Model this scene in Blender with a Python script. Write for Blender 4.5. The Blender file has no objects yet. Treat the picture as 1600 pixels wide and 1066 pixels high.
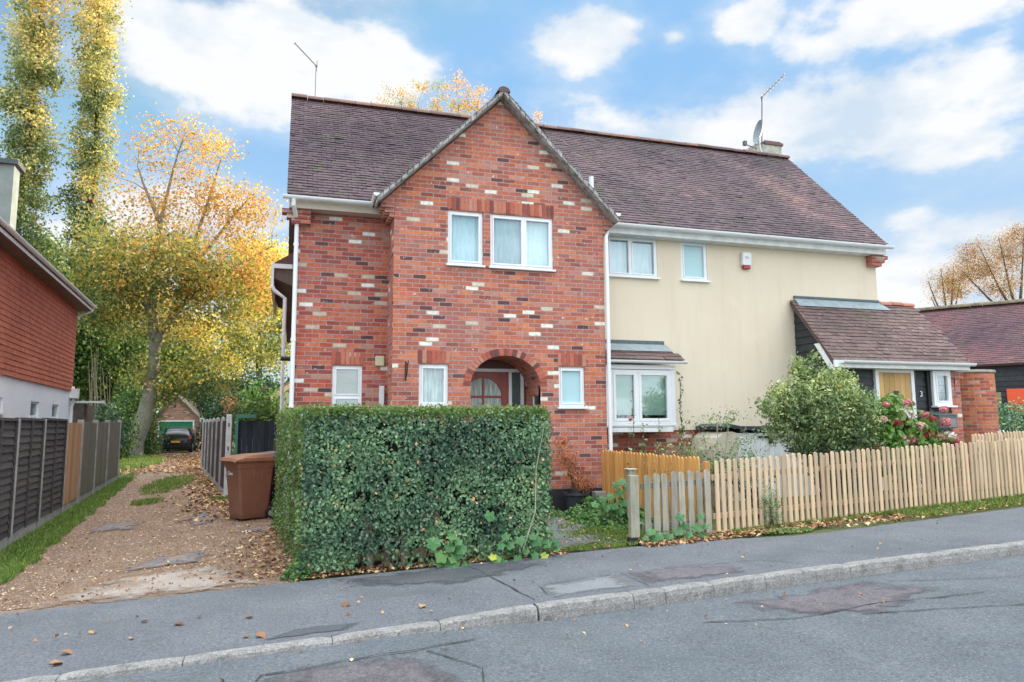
import bpy, bmesh, math, random
import numpy as np
from mathutils import Vector, Matrix, noise
random.seed(7); RNG = np.random.default_rng(7)
S = bpy.context.scene; COL = S.collection
PI = math.pi

# ------------------------------------------------------------------ camera
YAW, PITCH, ROLL, FPX = .30026, .11745, -.005835, 1121.4
CAM = Vector((0, 0, 1.6))
_r = Vector((math.cos(YAW), -math.sin(YAW), 0))
_f = Vector((math.sin(YAW)*math.cos(PITCH), math.cos(YAW)*math.cos(PITCH), math.sin(PITCH)))
_u = _r.cross(_f)
_r2 = _r*math.cos(ROLL) + _u*math.sin(ROLL); _u2 = _u*math.cos(ROLL) - _r*math.sin(ROLL)
cd = bpy.data.cameras.new('camera'); co = bpy.data.objects.new('camera', cd); COL.objects.link(co)
m = Matrix((_r2, _u2, -_f)).transposed().to_4x4(); m.translation = CAM; co.matrix_world = m
cd.sensor_width = 36; cd.lens = 36*FPX/1600; cd.clip_start = .05; cd.clip_end = 3000
S.camera = co

# ------------------------------------------------------------------ light and exposure
S.view_settings.view_transform = 'Standard'; S.view_settings.look = 'None'
S.view_settings.exposure = 1.66; S.view_settings.gamma = 1
SUN_AZ, SUN_EL = math.radians(56), math.radians(9.5)      # azimuth from +Y towards +X
sl = bpy.data.lights.new('sun', 'SUN'); sl.energy = 3.0; sl.angle = math.radians(.5); sl.color = (1, .80, .56)
so = bpy.data.objects.new('sun', sl); COL.objects.link(so)
sd = Vector((math.sin(SUN_AZ)*math.cos(SUN_EL), math.cos(SUN_AZ)*math.cos(SUN_EL), math.sin(SUN_EL)))
so.rotation_euler = sd.to_track_quat('Z', 'Y').to_euler(); so.location = (30, 0, 40)

W = bpy.data.worlds.new('World'); S.world = W; W.use_nodes = True
def build_world():
    nt = W.node_tree; N = nt.nodes; L = nt.links
    for n in list(N): N.remove(n)
    def mth(op, a, b=None, c=None, clamp=False):
        n = N.new('ShaderNodeMath'); n.operation = op; n.use_clamp = clamp
        for i, v in enumerate((a, b, c)):
            if v is None: continue
            if isinstance(v, (int, float)): n.inputs[i].default_value = v
            else: L.new(v, n.inputs[i])
        return n.outputs[0]
    sky = N.new('ShaderNodeTexSky'); sky.sky_type = 'NISHITA'; sky.sun_disc = False
    sky.sun_elevation = SUN_EL; sky.sun_rotation = SUN_AZ; sky.altitude = 0
    sky.air_density = 1.0; sky.dust_density = .3; sky.ozone_density = 1.2
    tc = N.new('ShaderNodeTexCoord'); sp = N.new('ShaderNodeSeparateXYZ'); L.new(tc.outputs['Generated'], sp.inputs[0])
    x, y, z = sp.outputs
    az = mth('ARCTAN2', x, y); el = mth('ARCSINE', z)
    # clouds: (azimuth, elevation, half width, half height, amount) of each bank, in radians
    banks = CLOUDS
    best = None
    for (a0, e0, ra, re, k) in banks:
        da = mth('MULTIPLY', mth('SUBTRACT', az, a0), 1/ra); de = mth('MULTIPLY', mth('SUBTRACT', el, e0), 1/re)
        d = mth('SQRT', mth('ADD', mth('MULTIPLY', da, da), mth('MULTIPLY', de, de)))
        b = mth('MULTIPLY', mth('SUBTRACT', 1.0, d), k)
        best = b if best is None else mth('SMOOTH_MAX', best, b, .12)
    # unseen bright cloud added beside, behind and overhead to light the house fronts
    zz = mth('ADD', mth('MAXIMUM', z, 0.0), .22)
    cv = N.new('ShaderNodeCombineXYZ'); L.new(mth('DIVIDE', x, zz), cv.inputs[0]); L.new(mth('DIVIDE', y, zz), cv.inputs[1]); L.new(mth('MULTIPLY', el, 1.4), cv.inputs[2])
    def nz(vec, sc, det, ro, off=0):
        n = N.new('ShaderNodeTexNoise'); n.inputs['Scale'].default_value = sc; n.inputs['Detail'].default_value = det
        n.inputs['Roughness'].default_value = ro
        mp = N.new('ShaderNodeMapping'); mp.inputs['Location'].default_value = (off, off*.7, off*.3); L.new(vec, mp.inputs[0]); L.new(mp.outputs[0], n.inputs['Vector'])
        return n.outputs['Fac']
    ca = N.new('ShaderNodeCombineXYZ'); L.new(az, ca.inputs[0]); L.new(mth('MULTIPLY', el, 1.5), ca.inputs[1]); L.new(z, ca.inputs[2])
    n1 = nz(ca.outputs[0], 5.5, 9, .56, 3.1); n2 = nz(cv.outputs[0], .9, 6, .55, 9.4)
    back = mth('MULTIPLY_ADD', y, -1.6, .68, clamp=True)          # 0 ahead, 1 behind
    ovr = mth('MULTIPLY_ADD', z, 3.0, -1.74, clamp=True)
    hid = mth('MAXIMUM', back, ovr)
    m1 = mth('ADD', best, mth('MULTIPLY', mth('SUBTRACT', n1, .5), 2.7))
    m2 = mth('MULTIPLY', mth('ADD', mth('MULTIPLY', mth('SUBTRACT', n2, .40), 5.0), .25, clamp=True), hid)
    def sstep(v, a, b):
        n = N.new('ShaderNodeMapRange'); n.interpolation_type = 'SMOOTHSTEP'; L.new(v, n.inputs[0])
        n.inputs[1].default_value = a; n.inputs[2].default_value = b; return n.outputs[0]
    c1 = sstep(m1, -.10, .42)
    wisp = mth('MULTIPLY', sstep(mth('ADD', m1, mth('MULTIPLY', mth('SUBTRACT', n1, .5), .6)), -.6, .6), .42)
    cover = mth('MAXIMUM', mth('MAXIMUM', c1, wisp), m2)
    # cloud shade: bright tops, blue grey undersides
    n3 = nz(ca.outputs[0], 8, 5, .5, 3.1 + .05)
    n4 = nz(ca.outputs[0], 3.2, 5, .55, 6.7)
    sh = mth('ADD', mth('MULTIPLY', mth('SUBTRACT', n1, n3), 3.0), mth('MULTIPLY_ADD', n4, 4.2, -1.25), clamp=True)
    cr = N.new('ShaderNodeMix'); cr.data_type = 'RGBA'; L.new(sh, cr.inputs[0])
    cr.inputs[6].default_value = CLOUD_LO; cr.inputs[7].default_value = CLOUD_HI
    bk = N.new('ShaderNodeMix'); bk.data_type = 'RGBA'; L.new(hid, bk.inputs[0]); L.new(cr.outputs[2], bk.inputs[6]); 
    hb_ = N.new('ShaderNodeMix'); hb_.data_type = 'RGBA'; L.new(ovr, hb_.inputs[0]); hb_.inputs[6].default_value = CLOUD_FILL_BACK; hb_.inputs[7].default_value = CLOUD_FILL_OVER; L.new(hb_.outputs[2], bk.inputs[7])
    tint = N.new('ShaderNodeMix'); tint.data_type = 'RGBA'; tint.blend_type = 'MULTIPLY'; tint.inputs[0].default_value = 1
    L.new(sky.outputs[0], tint.inputs[6]); tint.inputs[7].default_value = SKY_TINT
    lim = N.new('ShaderNodeMix'); lim.data_type = 'RGBA'; L.new(sstep(z, .02, .42), lim.inputs[0]); lim.inputs[6].default_value = (2.2, 2.65, 3.0, 1); lim.inputs[7].default_value = (1.0, 1.85, 2.95, 1)
    dk = N.new('ShaderNodeMix'); dk.data_type = 'RGBA'; dk.blend_type = 'DARKEN'; dk.inputs[0].default_value = 1; L.new(tint.outputs[2], dk.inputs[6]); L.new(lim.outputs[2], dk.inputs[7])
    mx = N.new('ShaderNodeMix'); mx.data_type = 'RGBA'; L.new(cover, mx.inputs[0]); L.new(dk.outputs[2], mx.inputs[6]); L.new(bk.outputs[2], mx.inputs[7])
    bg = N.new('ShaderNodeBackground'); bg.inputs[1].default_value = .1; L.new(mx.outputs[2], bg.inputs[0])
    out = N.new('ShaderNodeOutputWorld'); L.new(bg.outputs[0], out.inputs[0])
def azel(px, py):
    d = (_f + _r2*((px-800)/FPX) - _u2*((py-533)/FPX)).normalized()
    return math.atan2(d.x, d.y), math.asin(d.z)
CLOUDS = []
for (px, py, rx, ry, k) in [(420, 75, 240, 105, 1.15), (600, 105, 90, 62, .9), (915, 58, 95, 50, .95), (1165, 42, 62, 36, .7), (1055, 62, 26, 16, .5),
                            (1040, 195, 150, 60, .7), (1290, 190, 260, 92, 1.0), (1440, 25, 240, 60, .9), (1540, 110, 150, 75, .8), (1430, 245, 150, 30, .5), (1570, 350, 110, 40, .8),
                            (1425, 338, 48, 22, .5), (1480, 430, 150, 60, .6), (265, 340, 150, 45, .55), (200, 430, 220, 80, .4), (740, 12, 50, 20, .4), (1950, 300, 300, 150, .7)]:
    a, e = azel(px, py); CLOUDS.append((a, e, rx/FPX*1.0, ry/FPX*.95, k))
CLOUD_LO = (2.05, 2.45, 2.9, 1); CLOUD_HI = (3.1, 3.15, 3.2, 1); CLOUD_FILL_BACK = (7.8, 8.2, 8.6, 1); CLOUD_FILL_OVER = (19, 20, 21, 1); SKY_TINT = (1, 1, 1, 1)  # back and overhead cloud values raised as unseen fill light
build_world()

# ------------------------------------------------------------------ helpers
def G(X, Y):                      # level of the pavement, gardens and drive
    return .03*min(max(X, -3), 14) + .008*min(max(Y-9, 0), 40)
def P(px, py, Y):                 # the point seen at a pixel on the vertical plane at real distance Y
    d = _f + _r2*((px-800)/FPX) - _u2*((py-533)/FPX)
    return CAM + d*(Y/d.y)
def on_ground(px, py, dz=0):
    d = _f + _r2*((px-800)/FPX) - _u2*((py-533)/FPX); t = 1.0
    while (CAM+d*t).z > G((CAM+d*t).x, (CAM+d*t).y)+dz and t < 120: t += .02
    return CAM+d*t

def tag(o, label=None, cat=None, group=None, kind=None):
    if label: o['label'] = label
    if cat: o['category'] = cat
    if group: o['group'] = group
    if kind: o['kind'] = kind
    return o
def empty(name, loc, label, cat, group=None, rz=0):
    o = bpy.data.objects.new(name, None); COL.objects.link(o); o.location = loc; o.rotation_euler = (0, 0, rz)
    o.empty_display_size = .1
    return tag(o, label, cat, group)
def wloc(o):
    v = Vector((0, 0, 0))
    while o is not None: v += o.location; o = o.parent
    return v
def copy_tree(o, parent=None):
    c = o.copy(); COL.objects.link(c)
    if parent: c.parent = parent
    for ch in list(o.children): copy_tree(ch, c)
    return c

class M:
    """collects polygons and builds them as one mesh object"""
    def __init__(s): s.v = []; s.f = []; s.t = []; s.uv = []
    def face(s, pts, tint=.5, uv=None):
        b = len(s.v); s.v += [tuple(p) for p in pts]; s.f.append(tuple(range(b, b+len(pts)))); s.t.append(tint); s.uv.append(uv)
    def mesh(s, vs, fs, tint=.5):
        b = len(s.v); s.v += [tuple(p) for p in vs]
        for f in fs: s.f.append(tuple(b+i for i in f)); s.t.append(tint); s.uv.append(None)
    def obox(s, O, U, Nn, u0, u1, n0, n1, z0, z1, tint=.5, zt=None):
        O = Vector(O); U = Vector(U); Nn = Vector(Nn)
        c = [O+U*u+Nn*n+Vector((0, 0, z)) for z in (z0, z1) for n in (n0, n1) for u in (u0, u1)]
        fs = [(0, 2, 3, 1), (4, 5, 7, 6), (0, 1, 5, 4), (2, 6, 7, 3), (0, 4, 6, 2), (1, 3, 7, 5)]
        if U.cross(Nn).z > 0: pass
        else: fs = [tuple(reversed(f)) for f in fs]
        s.mesh(c, fs, tint)
    def box(s, x0, x1, y0, y1, z0, z1, tint=.5): s.obox((0, 0, 0), (1, 0, 0), (0, 1, 0), x0, x1, y0, y1, z0, z1, tint)
    def tube(s, pts, rads, n=8, tint=.5, cap=True, squash=None):
        pts = [Vector(p) for p in pts]
        if not hasattr(rads, '__len__'): rads = [rads]*len(pts)
        rings = []; prev = None
        for i, p in enumerate(pts):
            d = (pts[min(i+1, len(pts)-1)] - pts[max(i-1, 0)]).normalized()
            a = d.cross(Vector((0, 0, 1)))
            if a.length < .05: a = d.cross(Vector((0, 1, 0)))
            a.normalize()
            if prev and a.dot(prev) < 0: a = -a
            prev = a; b = a.cross(d)
            rings.append([p+(a*math.cos(2*PI*k/n)+b*math.sin(2*PI*k/n))*rads[i] for k in range(n)])
        vs = [v for r in rings for v in r]; fs = []
        for i in range(len(pts)-1):
            for k in range(n): fs.append((i*n+k, i*n+(k+1) % n, (i+1)*n+(k+1) % n, (i+1)*n+k))
        if cap: fs.append(tuple(range(n-1, -1, -1))); fs.append(tuple((len(pts)-1)*n+k for k in range(n)))
        s.mesh(vs, fs, tint)
    def lathe(s, c, prof, n=20, tint=.5):
        c = Vector(c); vs = []; fs = []
        for (r, z) in prof:
            for k in range(n): vs.append(c+Vector((r*math.cos(2*PI*k/n), r*math.sin(2*PI*k/n), z)))
        for i in range(len(prof)-1):
            for k in range(n): fs.append((i*n+k, i*n+(k+1) % n, (i+1)*n+(k+1) % n, (i+1)*n+k))
        fs.append(tuple(range(n-1, -1, -1))); fs.append(tuple((len(prof)-1)*n+k for k in range(n)))
        s.mesh(vs, fs, tint)
    def prism(s, poly, ax, a0, a1, tint=.5):
        """poly of 2D points extruded along axis ax ('x','y','z')"""
        def q(p, a): return {'x': (a, p[0], p[1]), 'y': (p[0], a, p[1]), 'z': (p[0], p[1], a)}[ax]
        n = len(poly); vs = [q(p, a0) for p in poly]+[q(p, a1) for p in poly]
        fs = [tuple(range(n)), tuple(range(2*n-1, n-1, -1))]+[(i, i+n, (i+1) % n+n, (i+1) % n) for i in range(n)]
        s.mesh(vs, fs, tint)
    def build(s, name, mat, parent=None, local=False, smooth=False, bevel=0, swap=False, sub=0, fixn=True, uvscale=1):
        off = Vector((0, 0, 0)) if (local or parent is None) else wloc(parent)
        me = bpy.data.meshes.new(name)
        V = [(a-off.x, b-off.y, c-off.z) for a, b, c in s.v]
        me.from_pydata(V, [], s.f); me.update()
        if fixn:
            bm = bmesh.new(); bm.from_mesh(me); bmesh.ops.recalc_face_normals(bm, faces=bm.faces); bm.to_mesh(me); bm.free()
        at = me.attributes.new('tint', 'FLOAT', 'FACE'); at.data.foreach_set('value', s.t[:len(me.polygons)])
        uvl = me.uv_layers.new(name='UVMap'); d = uvl.data
        vs = me.vertices; lp = me.loops
        for i, pl in enumerate(me.polygons):
            nx, ny, nz = (abs(c) for c in pl.normal); cu = s.uv[i]
            for k, li in enumerate(pl.loop_indices):
                c = vs[lp[li].vertex_index].co
                if cu: a, b = cu[k] if not fixn else cu[k]
                elif nz > max(nx, ny): a, b = c.x, c.y
                elif ny >= nx: a, b = c.x, c.z
                else: a, b = c.y, c.z
                d[li].uv = (b, a) if swap else (a, b)
        if mat: me.materials.append(mat)
        if smooth:
            for p in me.polygons: p.use_smooth = True
        o = bpy.data.objects.new(name, me); COL.objects.link(o)
        if parent: o.parent = parent
        if bevel:
            b = o.modifiers.new('bevel', 'BEVEL'); b.width = bevel; b.segments = 2; b.limit_method = 'ANGLE'
        if sub:
            b = o.modifiers.new('sub', 'SUBSURF'); b.levels = sub; b.render_levels = sub
        return o

def quads_object(name, V, F, T, mat, parent=None, smooth=False):
    """fast numpy mesh: V (n,3), F (m,4), T (m)"""
    off = np.array(wloc(parent)) if parent else np.zeros(3)
    me = bpy.data.meshes.new(name); V = np.asarray(V, np.float32)-off; k = F.shape[1]
    me.vertices.add(len(V)); me.vertices.foreach_set('co', V.astype(np.float32).ravel())
    me.loops.add(F.size); me.loops.foreach_set('vertex_index', F.astype(np.int32).ravel())
    me.polygons.add(len(F)); me.polygons.foreach_set('loop_start', np.arange(0, F.size, k, dtype=np.int32))
    me.update(calc_edges=True); me.validate()
    at = me.attributes.new('tint', 'FLOAT', 'FACE'); at.data.foreach_set('value', np.asarray(T, np.float32))
    me.materials.append(mat)
    o = bpy.data.objects.new(name, me); COL.objects.link(o)
    if parent: o.parent = parent
    return o
def leaf_arrays(C, size, bias=None, bw=.8, droop=0., wide=.6, tint=None, flat=0):
    """leaf at each centre: a folded lozenge of two triangles + two, random direction"""
    n = len(C); sz = size*RNG.uniform(.6, 1.35, n)[:, None]
    nrm = RNG.normal(size=(n, 3))
    if bias is not None: nrm = nrm*.6+np.asarray(bias)*bw*1.6
    nrm /= np.linalg.norm(nrm, axis=1)[:, None]+1e-9
    a = RNG.normal(size=(n, 3)); a[:, 2] -= droop; a -= nrm*(a*nrm).sum(1)[:, None]; a /= np.linalg.norm(a, axis=1)[:, None]+1e-9
    b = np.cross(nrm, a)
    base = C-a*sz*.5; tip = C+a*sz*.5-nrm*sz*.12; l = C+b*sz*wide*.5+nrm*sz*.1-a*sz*.06; r = C-b*sz*wide*.5+nrm*sz*.1-a*sz*.06
    V = np.stack([base, l, tip, r], 1).reshape(-1, 3)
    i = np.arange(n)*4
    F = np.stack([np.stack([i, i+1, i+2], 1), np.stack([i, i+2, i+3], 1)], 1).reshape(-1, 3)
    T = RNG.uniform(0, 1, n) if tint is None else tint
    return V, F, np.repeat(T, 2)
def leaves(name, C, size, mat, parent, **k):
    V, F, T = leaf_arrays(np.asarray(C), size, **k)
    return quads_object(name, V, F, T, mat, parent)

# ------------------------------------------------------------------ materials
def mat(name):
    m = bpy.data.materials.new(name); m.use_nodes = True; nt = m.node_tree
    b = nt.nodes.get('Principled BSDF'); return m, nt, b
def lk(nt, a, b): nt.links.new(a, b)
def nd(nt, t, **k):
    n = nt.nodes.new('ShaderNode'+t)
    for a, v in k.items(): setattr(n, a, v)
    return n
def noise_n(nt, vec, sc, det=4, ro=.55, dist=0):
    n = nd(nt, 'TexNoise'); n.inputs['Scale'].default_value = sc; n.inputs['Detail'].default_value = det
    n.inputs['Roughness'].default_value = ro; n.inputs['Distortion'].default_value = dist
    if vec is not None: lk(nt, vec, n.inputs['Vector'])
    return n.outputs['Fac']
def ramp(nt, fac, stops, interp='LINEAR'):
    r = nd(nt, 'ValToRGB'); r.color_ramp.interpolation = interp; e = r.color_ramp.elements
    while len(e) < len(stops): e.new(.5)
    for i, (p, c) in enumerate(stops):
        e[i].position = p; e[i].color = (*c, 1) if len(c) == 3 else c
    lk(nt, fac, r.inputs[0]); return r.outputs[0]
def mixc(nt, fac, a, b, mode='MIX'):
    n = nd(nt, 'Mix', data_type='RGBA', blend_type=mode)
    for i, v in ((0, fac), (6, a), (7, b)):
        if isinstance(v, (int, float)): n.inputs[i].default_value = v
        elif isinstance(v, tuple): n.inputs[i].default_value = (*v, 1) if len(v) == 3 else v
        else: lk(nt, v, n.inputs[i])
    return n.outputs[2]
def bump(nt, b, h, st=.3, dist=.01):
    n = nd(nt, 'Bump'); n.inputs['Strength'].default_value = st; n.inputs['Distance'].default_value = dist
    lk(nt, h, n.inputs['Height']); lk(nt, n.outputs[0], b.inputs['Normal']); return n
def mr(nt, v, a, b, c=0, d=1):
    n = nd(nt, 'MapRange'); lk(nt, v, n.inputs[0])
    for i, q in enumerate((a, b, c, d)): n.inputs[i+1].default_value = q
    return n.outputs[0]
def obj_co(nt): return nd(nt, 'TexCoord').outputs['Object']
def geo(nt): return nd(nt, 'NewGeometry').outputs['Position']
def mapv(nt, vec, sc): 
    n = nd(nt, 'Mapping'); n.inputs['Scale'].default_value = sc; lk(nt, vec, n.inputs[0]); return n.outputs[0]
def attr(nt, name='tint'):
    n = nd(nt, 'Attribute', attribute_name=name); return n.outputs['Fac']

def simple(name, col, rough=.6, var=.12, sc=6, bumps=0, bsc=60, metal=0, stretch=(1, 1, 1), spec=None, col2=None, tinted=0):
    m_, nt, b = mat(name); v = mapv(nt, geo(nt), stretch)
    f = noise_n(nt, v, sc, 6, .6)
    c2 = col2 or tuple(c*(1-var*2.2) for c in col)
    c = ramp(nt, f, [(.3, c2), (.62, col), (.8, tuple(min(1, x*(1+var*.6)) for x in col))])
    if tinted:
        c = mixc(nt, 1.0, c, ramp(nt, attr(nt), [(0, (1-tinted,)*3), (1, (1+tinted*.2,)*3)]), 'MULTIPLY')
    lk(nt, c, b.inputs['Base Color']); b.inputs['Roughness'].default_value = rough; b.inputs['Metallic'].default_value = metal
    if spec is not None: b.inputs['Specular IOR Level'].default_value = spec
    if bumps: bump(nt, b, noise_n(nt, v, bsc, 4), bumps, .004)
    return m_
def brick_mat(name, stops, mortar=(.52, .41, .39), purple=.5, scuff=1, bw=.225, bh=.075):
    m_, nt, b = mat(name); uv = nd(nt, 'TexCoord').outputs['UV']
    wob = nd(nt, 'VectorMath', operation='MULTIPLY_ADD'); nn = nd(nt, 'TexNoise'); nn.inputs['Scale'].default_value = 9; nn.inputs['Detail'].default_value = 3; lk(nt, uv, nn.inputs['Vector'])
    lk(nt, nn.outputs['Color'], wob.inputs[0]); wob.inputs[1].default_value = (.020, .014, 0); lk(nt, uv, wob.inputs[2])
    t = nd(nt, 'TexBrick'); lk(nt, wob.outputs[0], t.inputs['Vector']); t.inputs['Color1'].default_value = (0, 0, 0, 1); t.inputs['Color2'].default_value = (1, 1, 1, 1)
    t.inputs['Scale'].default_value = 1; t.inputs['Mortar Size'].default_value = .0075; t.inputs['Mortar Smooth'].default_value = .25
    t.inputs['Brick Width'].default_value = bw; t.inputs['Row Height'].default_value = bh; t.inputs['Mortar'].default_value = (0, 0, 0, 1)
    c = ramp(nt, t.outputs['Color'], stops, 'CONSTANT')
    # tone inside each brick
    f2 = noise_n(nt, uv, 14, 7, .65); c = mixc(nt, .55, c, ramp(nt, f2, [(.28, (.42, .40, .45)), (.52, (1, 1, 1)), (.75, (1.35, 1.3, 1.25))]), 'MULTIPLY')
    big = noise_n(nt, uv, .55, 3, .5); c = mixc(nt, mr(nt, big, .42, .66, 0, purple), c, (.36, .175, .17))
    mo = mixc(nt, noise_n(nt, uv, 30, 4), mortar, tuple(x*.62 for x in mortar))
    c = mixc(nt, t.outputs['Fac'], c, mo); c = mixc(nt, mr(nt, noise_n(nt, uv, 3.2, 8, .7), .60, .78, 0, .22), c, (.52, .38, .35))
    sc = mr(nt, noise_n(nt, uv, 11, 7, .72), .625, .65, 0, scuff*.9)
    c = mixc(nt, sc, c, (.74, .69, .64))
    c = mixc(nt, mr(nt, noise_n(nt, mapv(nt, uv, (3, .35, 1)), 1.3, 6, .6), .5, .75, 0, .45), c, (.80, .74, .74), 'MULTIPLY')
    lk(nt, c, b.inputs['Base Color']); b.inputs['Roughness'].default_value = .88; b.inputs['Specular IOR Level'].default_value = .25
    h = nd(nt, 'Math', operation='MULTIPLY_ADD'); lk(nt, t.outputs['Fac'], h.inputs[0]); h.inputs[1].default_value = -1; lk(nt, noise_n(nt, uv, 60, 5, .7), h.inputs[2])
    bump(nt, b, h.outputs[0], .8, .008)
    return m_
def unit_mat(name, stops, rough=.85, moss=0, fine=30, lichen=0):
    """separate tiles or bricks: colour from each unit's own tint"""
    m_, nt, b = mat(name); g = geo(nt)
    c = ramp(nt, attr(nt), stops)
    c = mixc(nt, .6, c, ramp(nt, noise_n(nt, g, fine, 6, .65), [(.25, (.55, .53, .55)), (.6, (1, 1, 1)), (.85, (1.3, 1.25, 1.2))]), 'MULTIPLY')
    if moss:
        f = mr(nt, noise_n(nt, g, 1.6, 8, .72), .52, .72, 0, moss); c = mixc(nt, f, c, (.085, .115, .050))
    if lichen:
        f = mr(nt, noise_n(nt, g, 9, 7, .7), .62, .70, 0, lichen); c = mixc(nt, f, c, (.42, .42, .38))
    lk(nt, c, b.inputs['Base Color']); b.inputs['Roughness'].default_value = rough; b.inputs['Specular IOR Level'].default_value = .3
    bump(nt, b, noise_n(nt, g, fine*2, 4), .35, .006)
    return m_
def foliage(name, stops, rough=.5, trans=.35, spec=.3, big=0):
    m_, nt, b = mat(name); g = geo(nt)
    f = attr(nt)
    if big:
        f2 = nd(nt, 'Math', operation='ADD', use_clamp=True); lk(nt, f, f2.inputs[0]); lk(nt, mr(nt, noise_n(nt, g, big, 2), .35, .65, -.35, .35), f2.inputs[1]); f = f2.outputs[0]
    c = ramp(nt, f, stops); lk(nt, c, b.inputs['Base Color']); b.inputs['Roughness'].default_value = rough; b.inputs['Specular IOR Level'].default_value = spec
    tr = nd(nt, 'BsdfTranslucent'); lk(nt, mixc(nt, 1.0, c, (1.35, 1.35, 1.0), 'MULTIPLY'), tr.inputs[0])
    mx = nd(nt, 'MixShader'); mx.inputs[0].default_value = trans; lk(nt, b.outputs[0], mx.inputs[1]); lk(nt, tr.outputs[0], mx.inputs[2])
    lk(nt, mx.outputs[0], nt.nodes['Material Output'].inputs[0]); return m_
def wood_mat(name, c1, c2, c3=None, rough=.8, vertical=True, green=0, knots=1, greens=(.12, .16, .07)):
    m_, nt, b = mat(name); g = geo(nt)
    v = mapv(nt, g, (26, 26, 1.6) if vertical else (1.6, 26, 26))
    c = ramp(nt, noise_n(nt, v, 1.6, 6, .6, .3), [(.25, c2), (.5, c1), (.75, c3 or c1)])
    c = mixc(nt, .8, c, ramp(nt, attr(nt), [(0, (.66, .64, .64)), (.5, (1, 1, 1)), (1, (1.16, 1.12, 1.05))]), 'MULTIPLY')
    if knots: c = mixc(nt, mr(nt, noise_n(nt, mapv(nt, g, (1, 1, .5)), 17, 2), .72, .78, 0, .75), c, (.10, .045, .03))
    if green: c = mixc(nt, mr(nt, noise_n(nt, g, 2.3, 5, .6), .45, .65, 0, green), c, greens)
    lk(nt, c, b.inputs['Base Color']); b.inputs['Roughness'].default_value = rough; b.inputs['Specular IOR Level'].default_value = .25
    bump(nt, b, noise_n(nt, v, 2.5, 5), .4, .004); return m_
def ground_mat(name, stops, sc=3, fine=60, bs=.5, rough=.95, second=None, specks=None):
    m_, nt, b = mat(name); g = geo(nt)
    c = ramp(nt, noise_n(nt, g, sc, 9, .68), stops)
    c = mixc(nt, .75, c, ramp(nt, noise_n(nt, g, fine, 4, .7), [(.32, (.42, .42, .44)), (.5, (1, 1, 1)), (.68, (1.6, 1.56, 1.5))]), 'MULTIPLY')
    if second:
        for (cs, lo, hi, amt, col) in second: c = mixc(nt, mr(nt, noise_n(nt, g, cs, 7, .62), lo, hi, 0, amt), c, col)
    if specks:
        vo = nd(nt, 'TexVoronoi'); vo.inputs['Scale'].default_value = specks[0]; lk(nt, g, vo.inputs['Vector'])
        c = mixc(nt, mr(nt, vo.outputs['Distance'], specks[1], specks[1]*.6, 0, .9), c, specks[2])
    lk(nt, c, b.inputs['Base Color']); b.inputs['Roughness'].default_value = rough; b.inputs['Specular IOR Level'].default_value = .3
    bump(nt, b, noise_n(nt, g, fine*1.3, 5, .7), bs, .012); return m_
def glass_mat(name='window_glass'):
    m_, nt, b = mat(name); nt.nodes.remove(b)
    tr = nd(nt, 'BsdfTransparent'); tr.inputs[0].default_value = (.88, .95, .95, 1); gl = nd(nt, 'BsdfGlossy'); gl.inputs['Roughness'].default_value = .02
    gl.inputs[0].default_value = (.85, .95, 1, 1)
    lw = nd(nt, 'LayerWeight'); lw.inputs[0].default_value = .35
    mx = nd(nt, 'MixShader'); lk(nt, mr(nt, lw.outputs['Fresnel'], 0, 1, .15, 1), mx.inputs[0]); lk(nt, tr.outputs[0], mx.inputs[1]); lk(nt, gl.outputs[0], mx.inputs[2])
    lk(nt, mx.outputs[0], nt.nodes['Material Output'].inputs[0]); return m_

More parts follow.
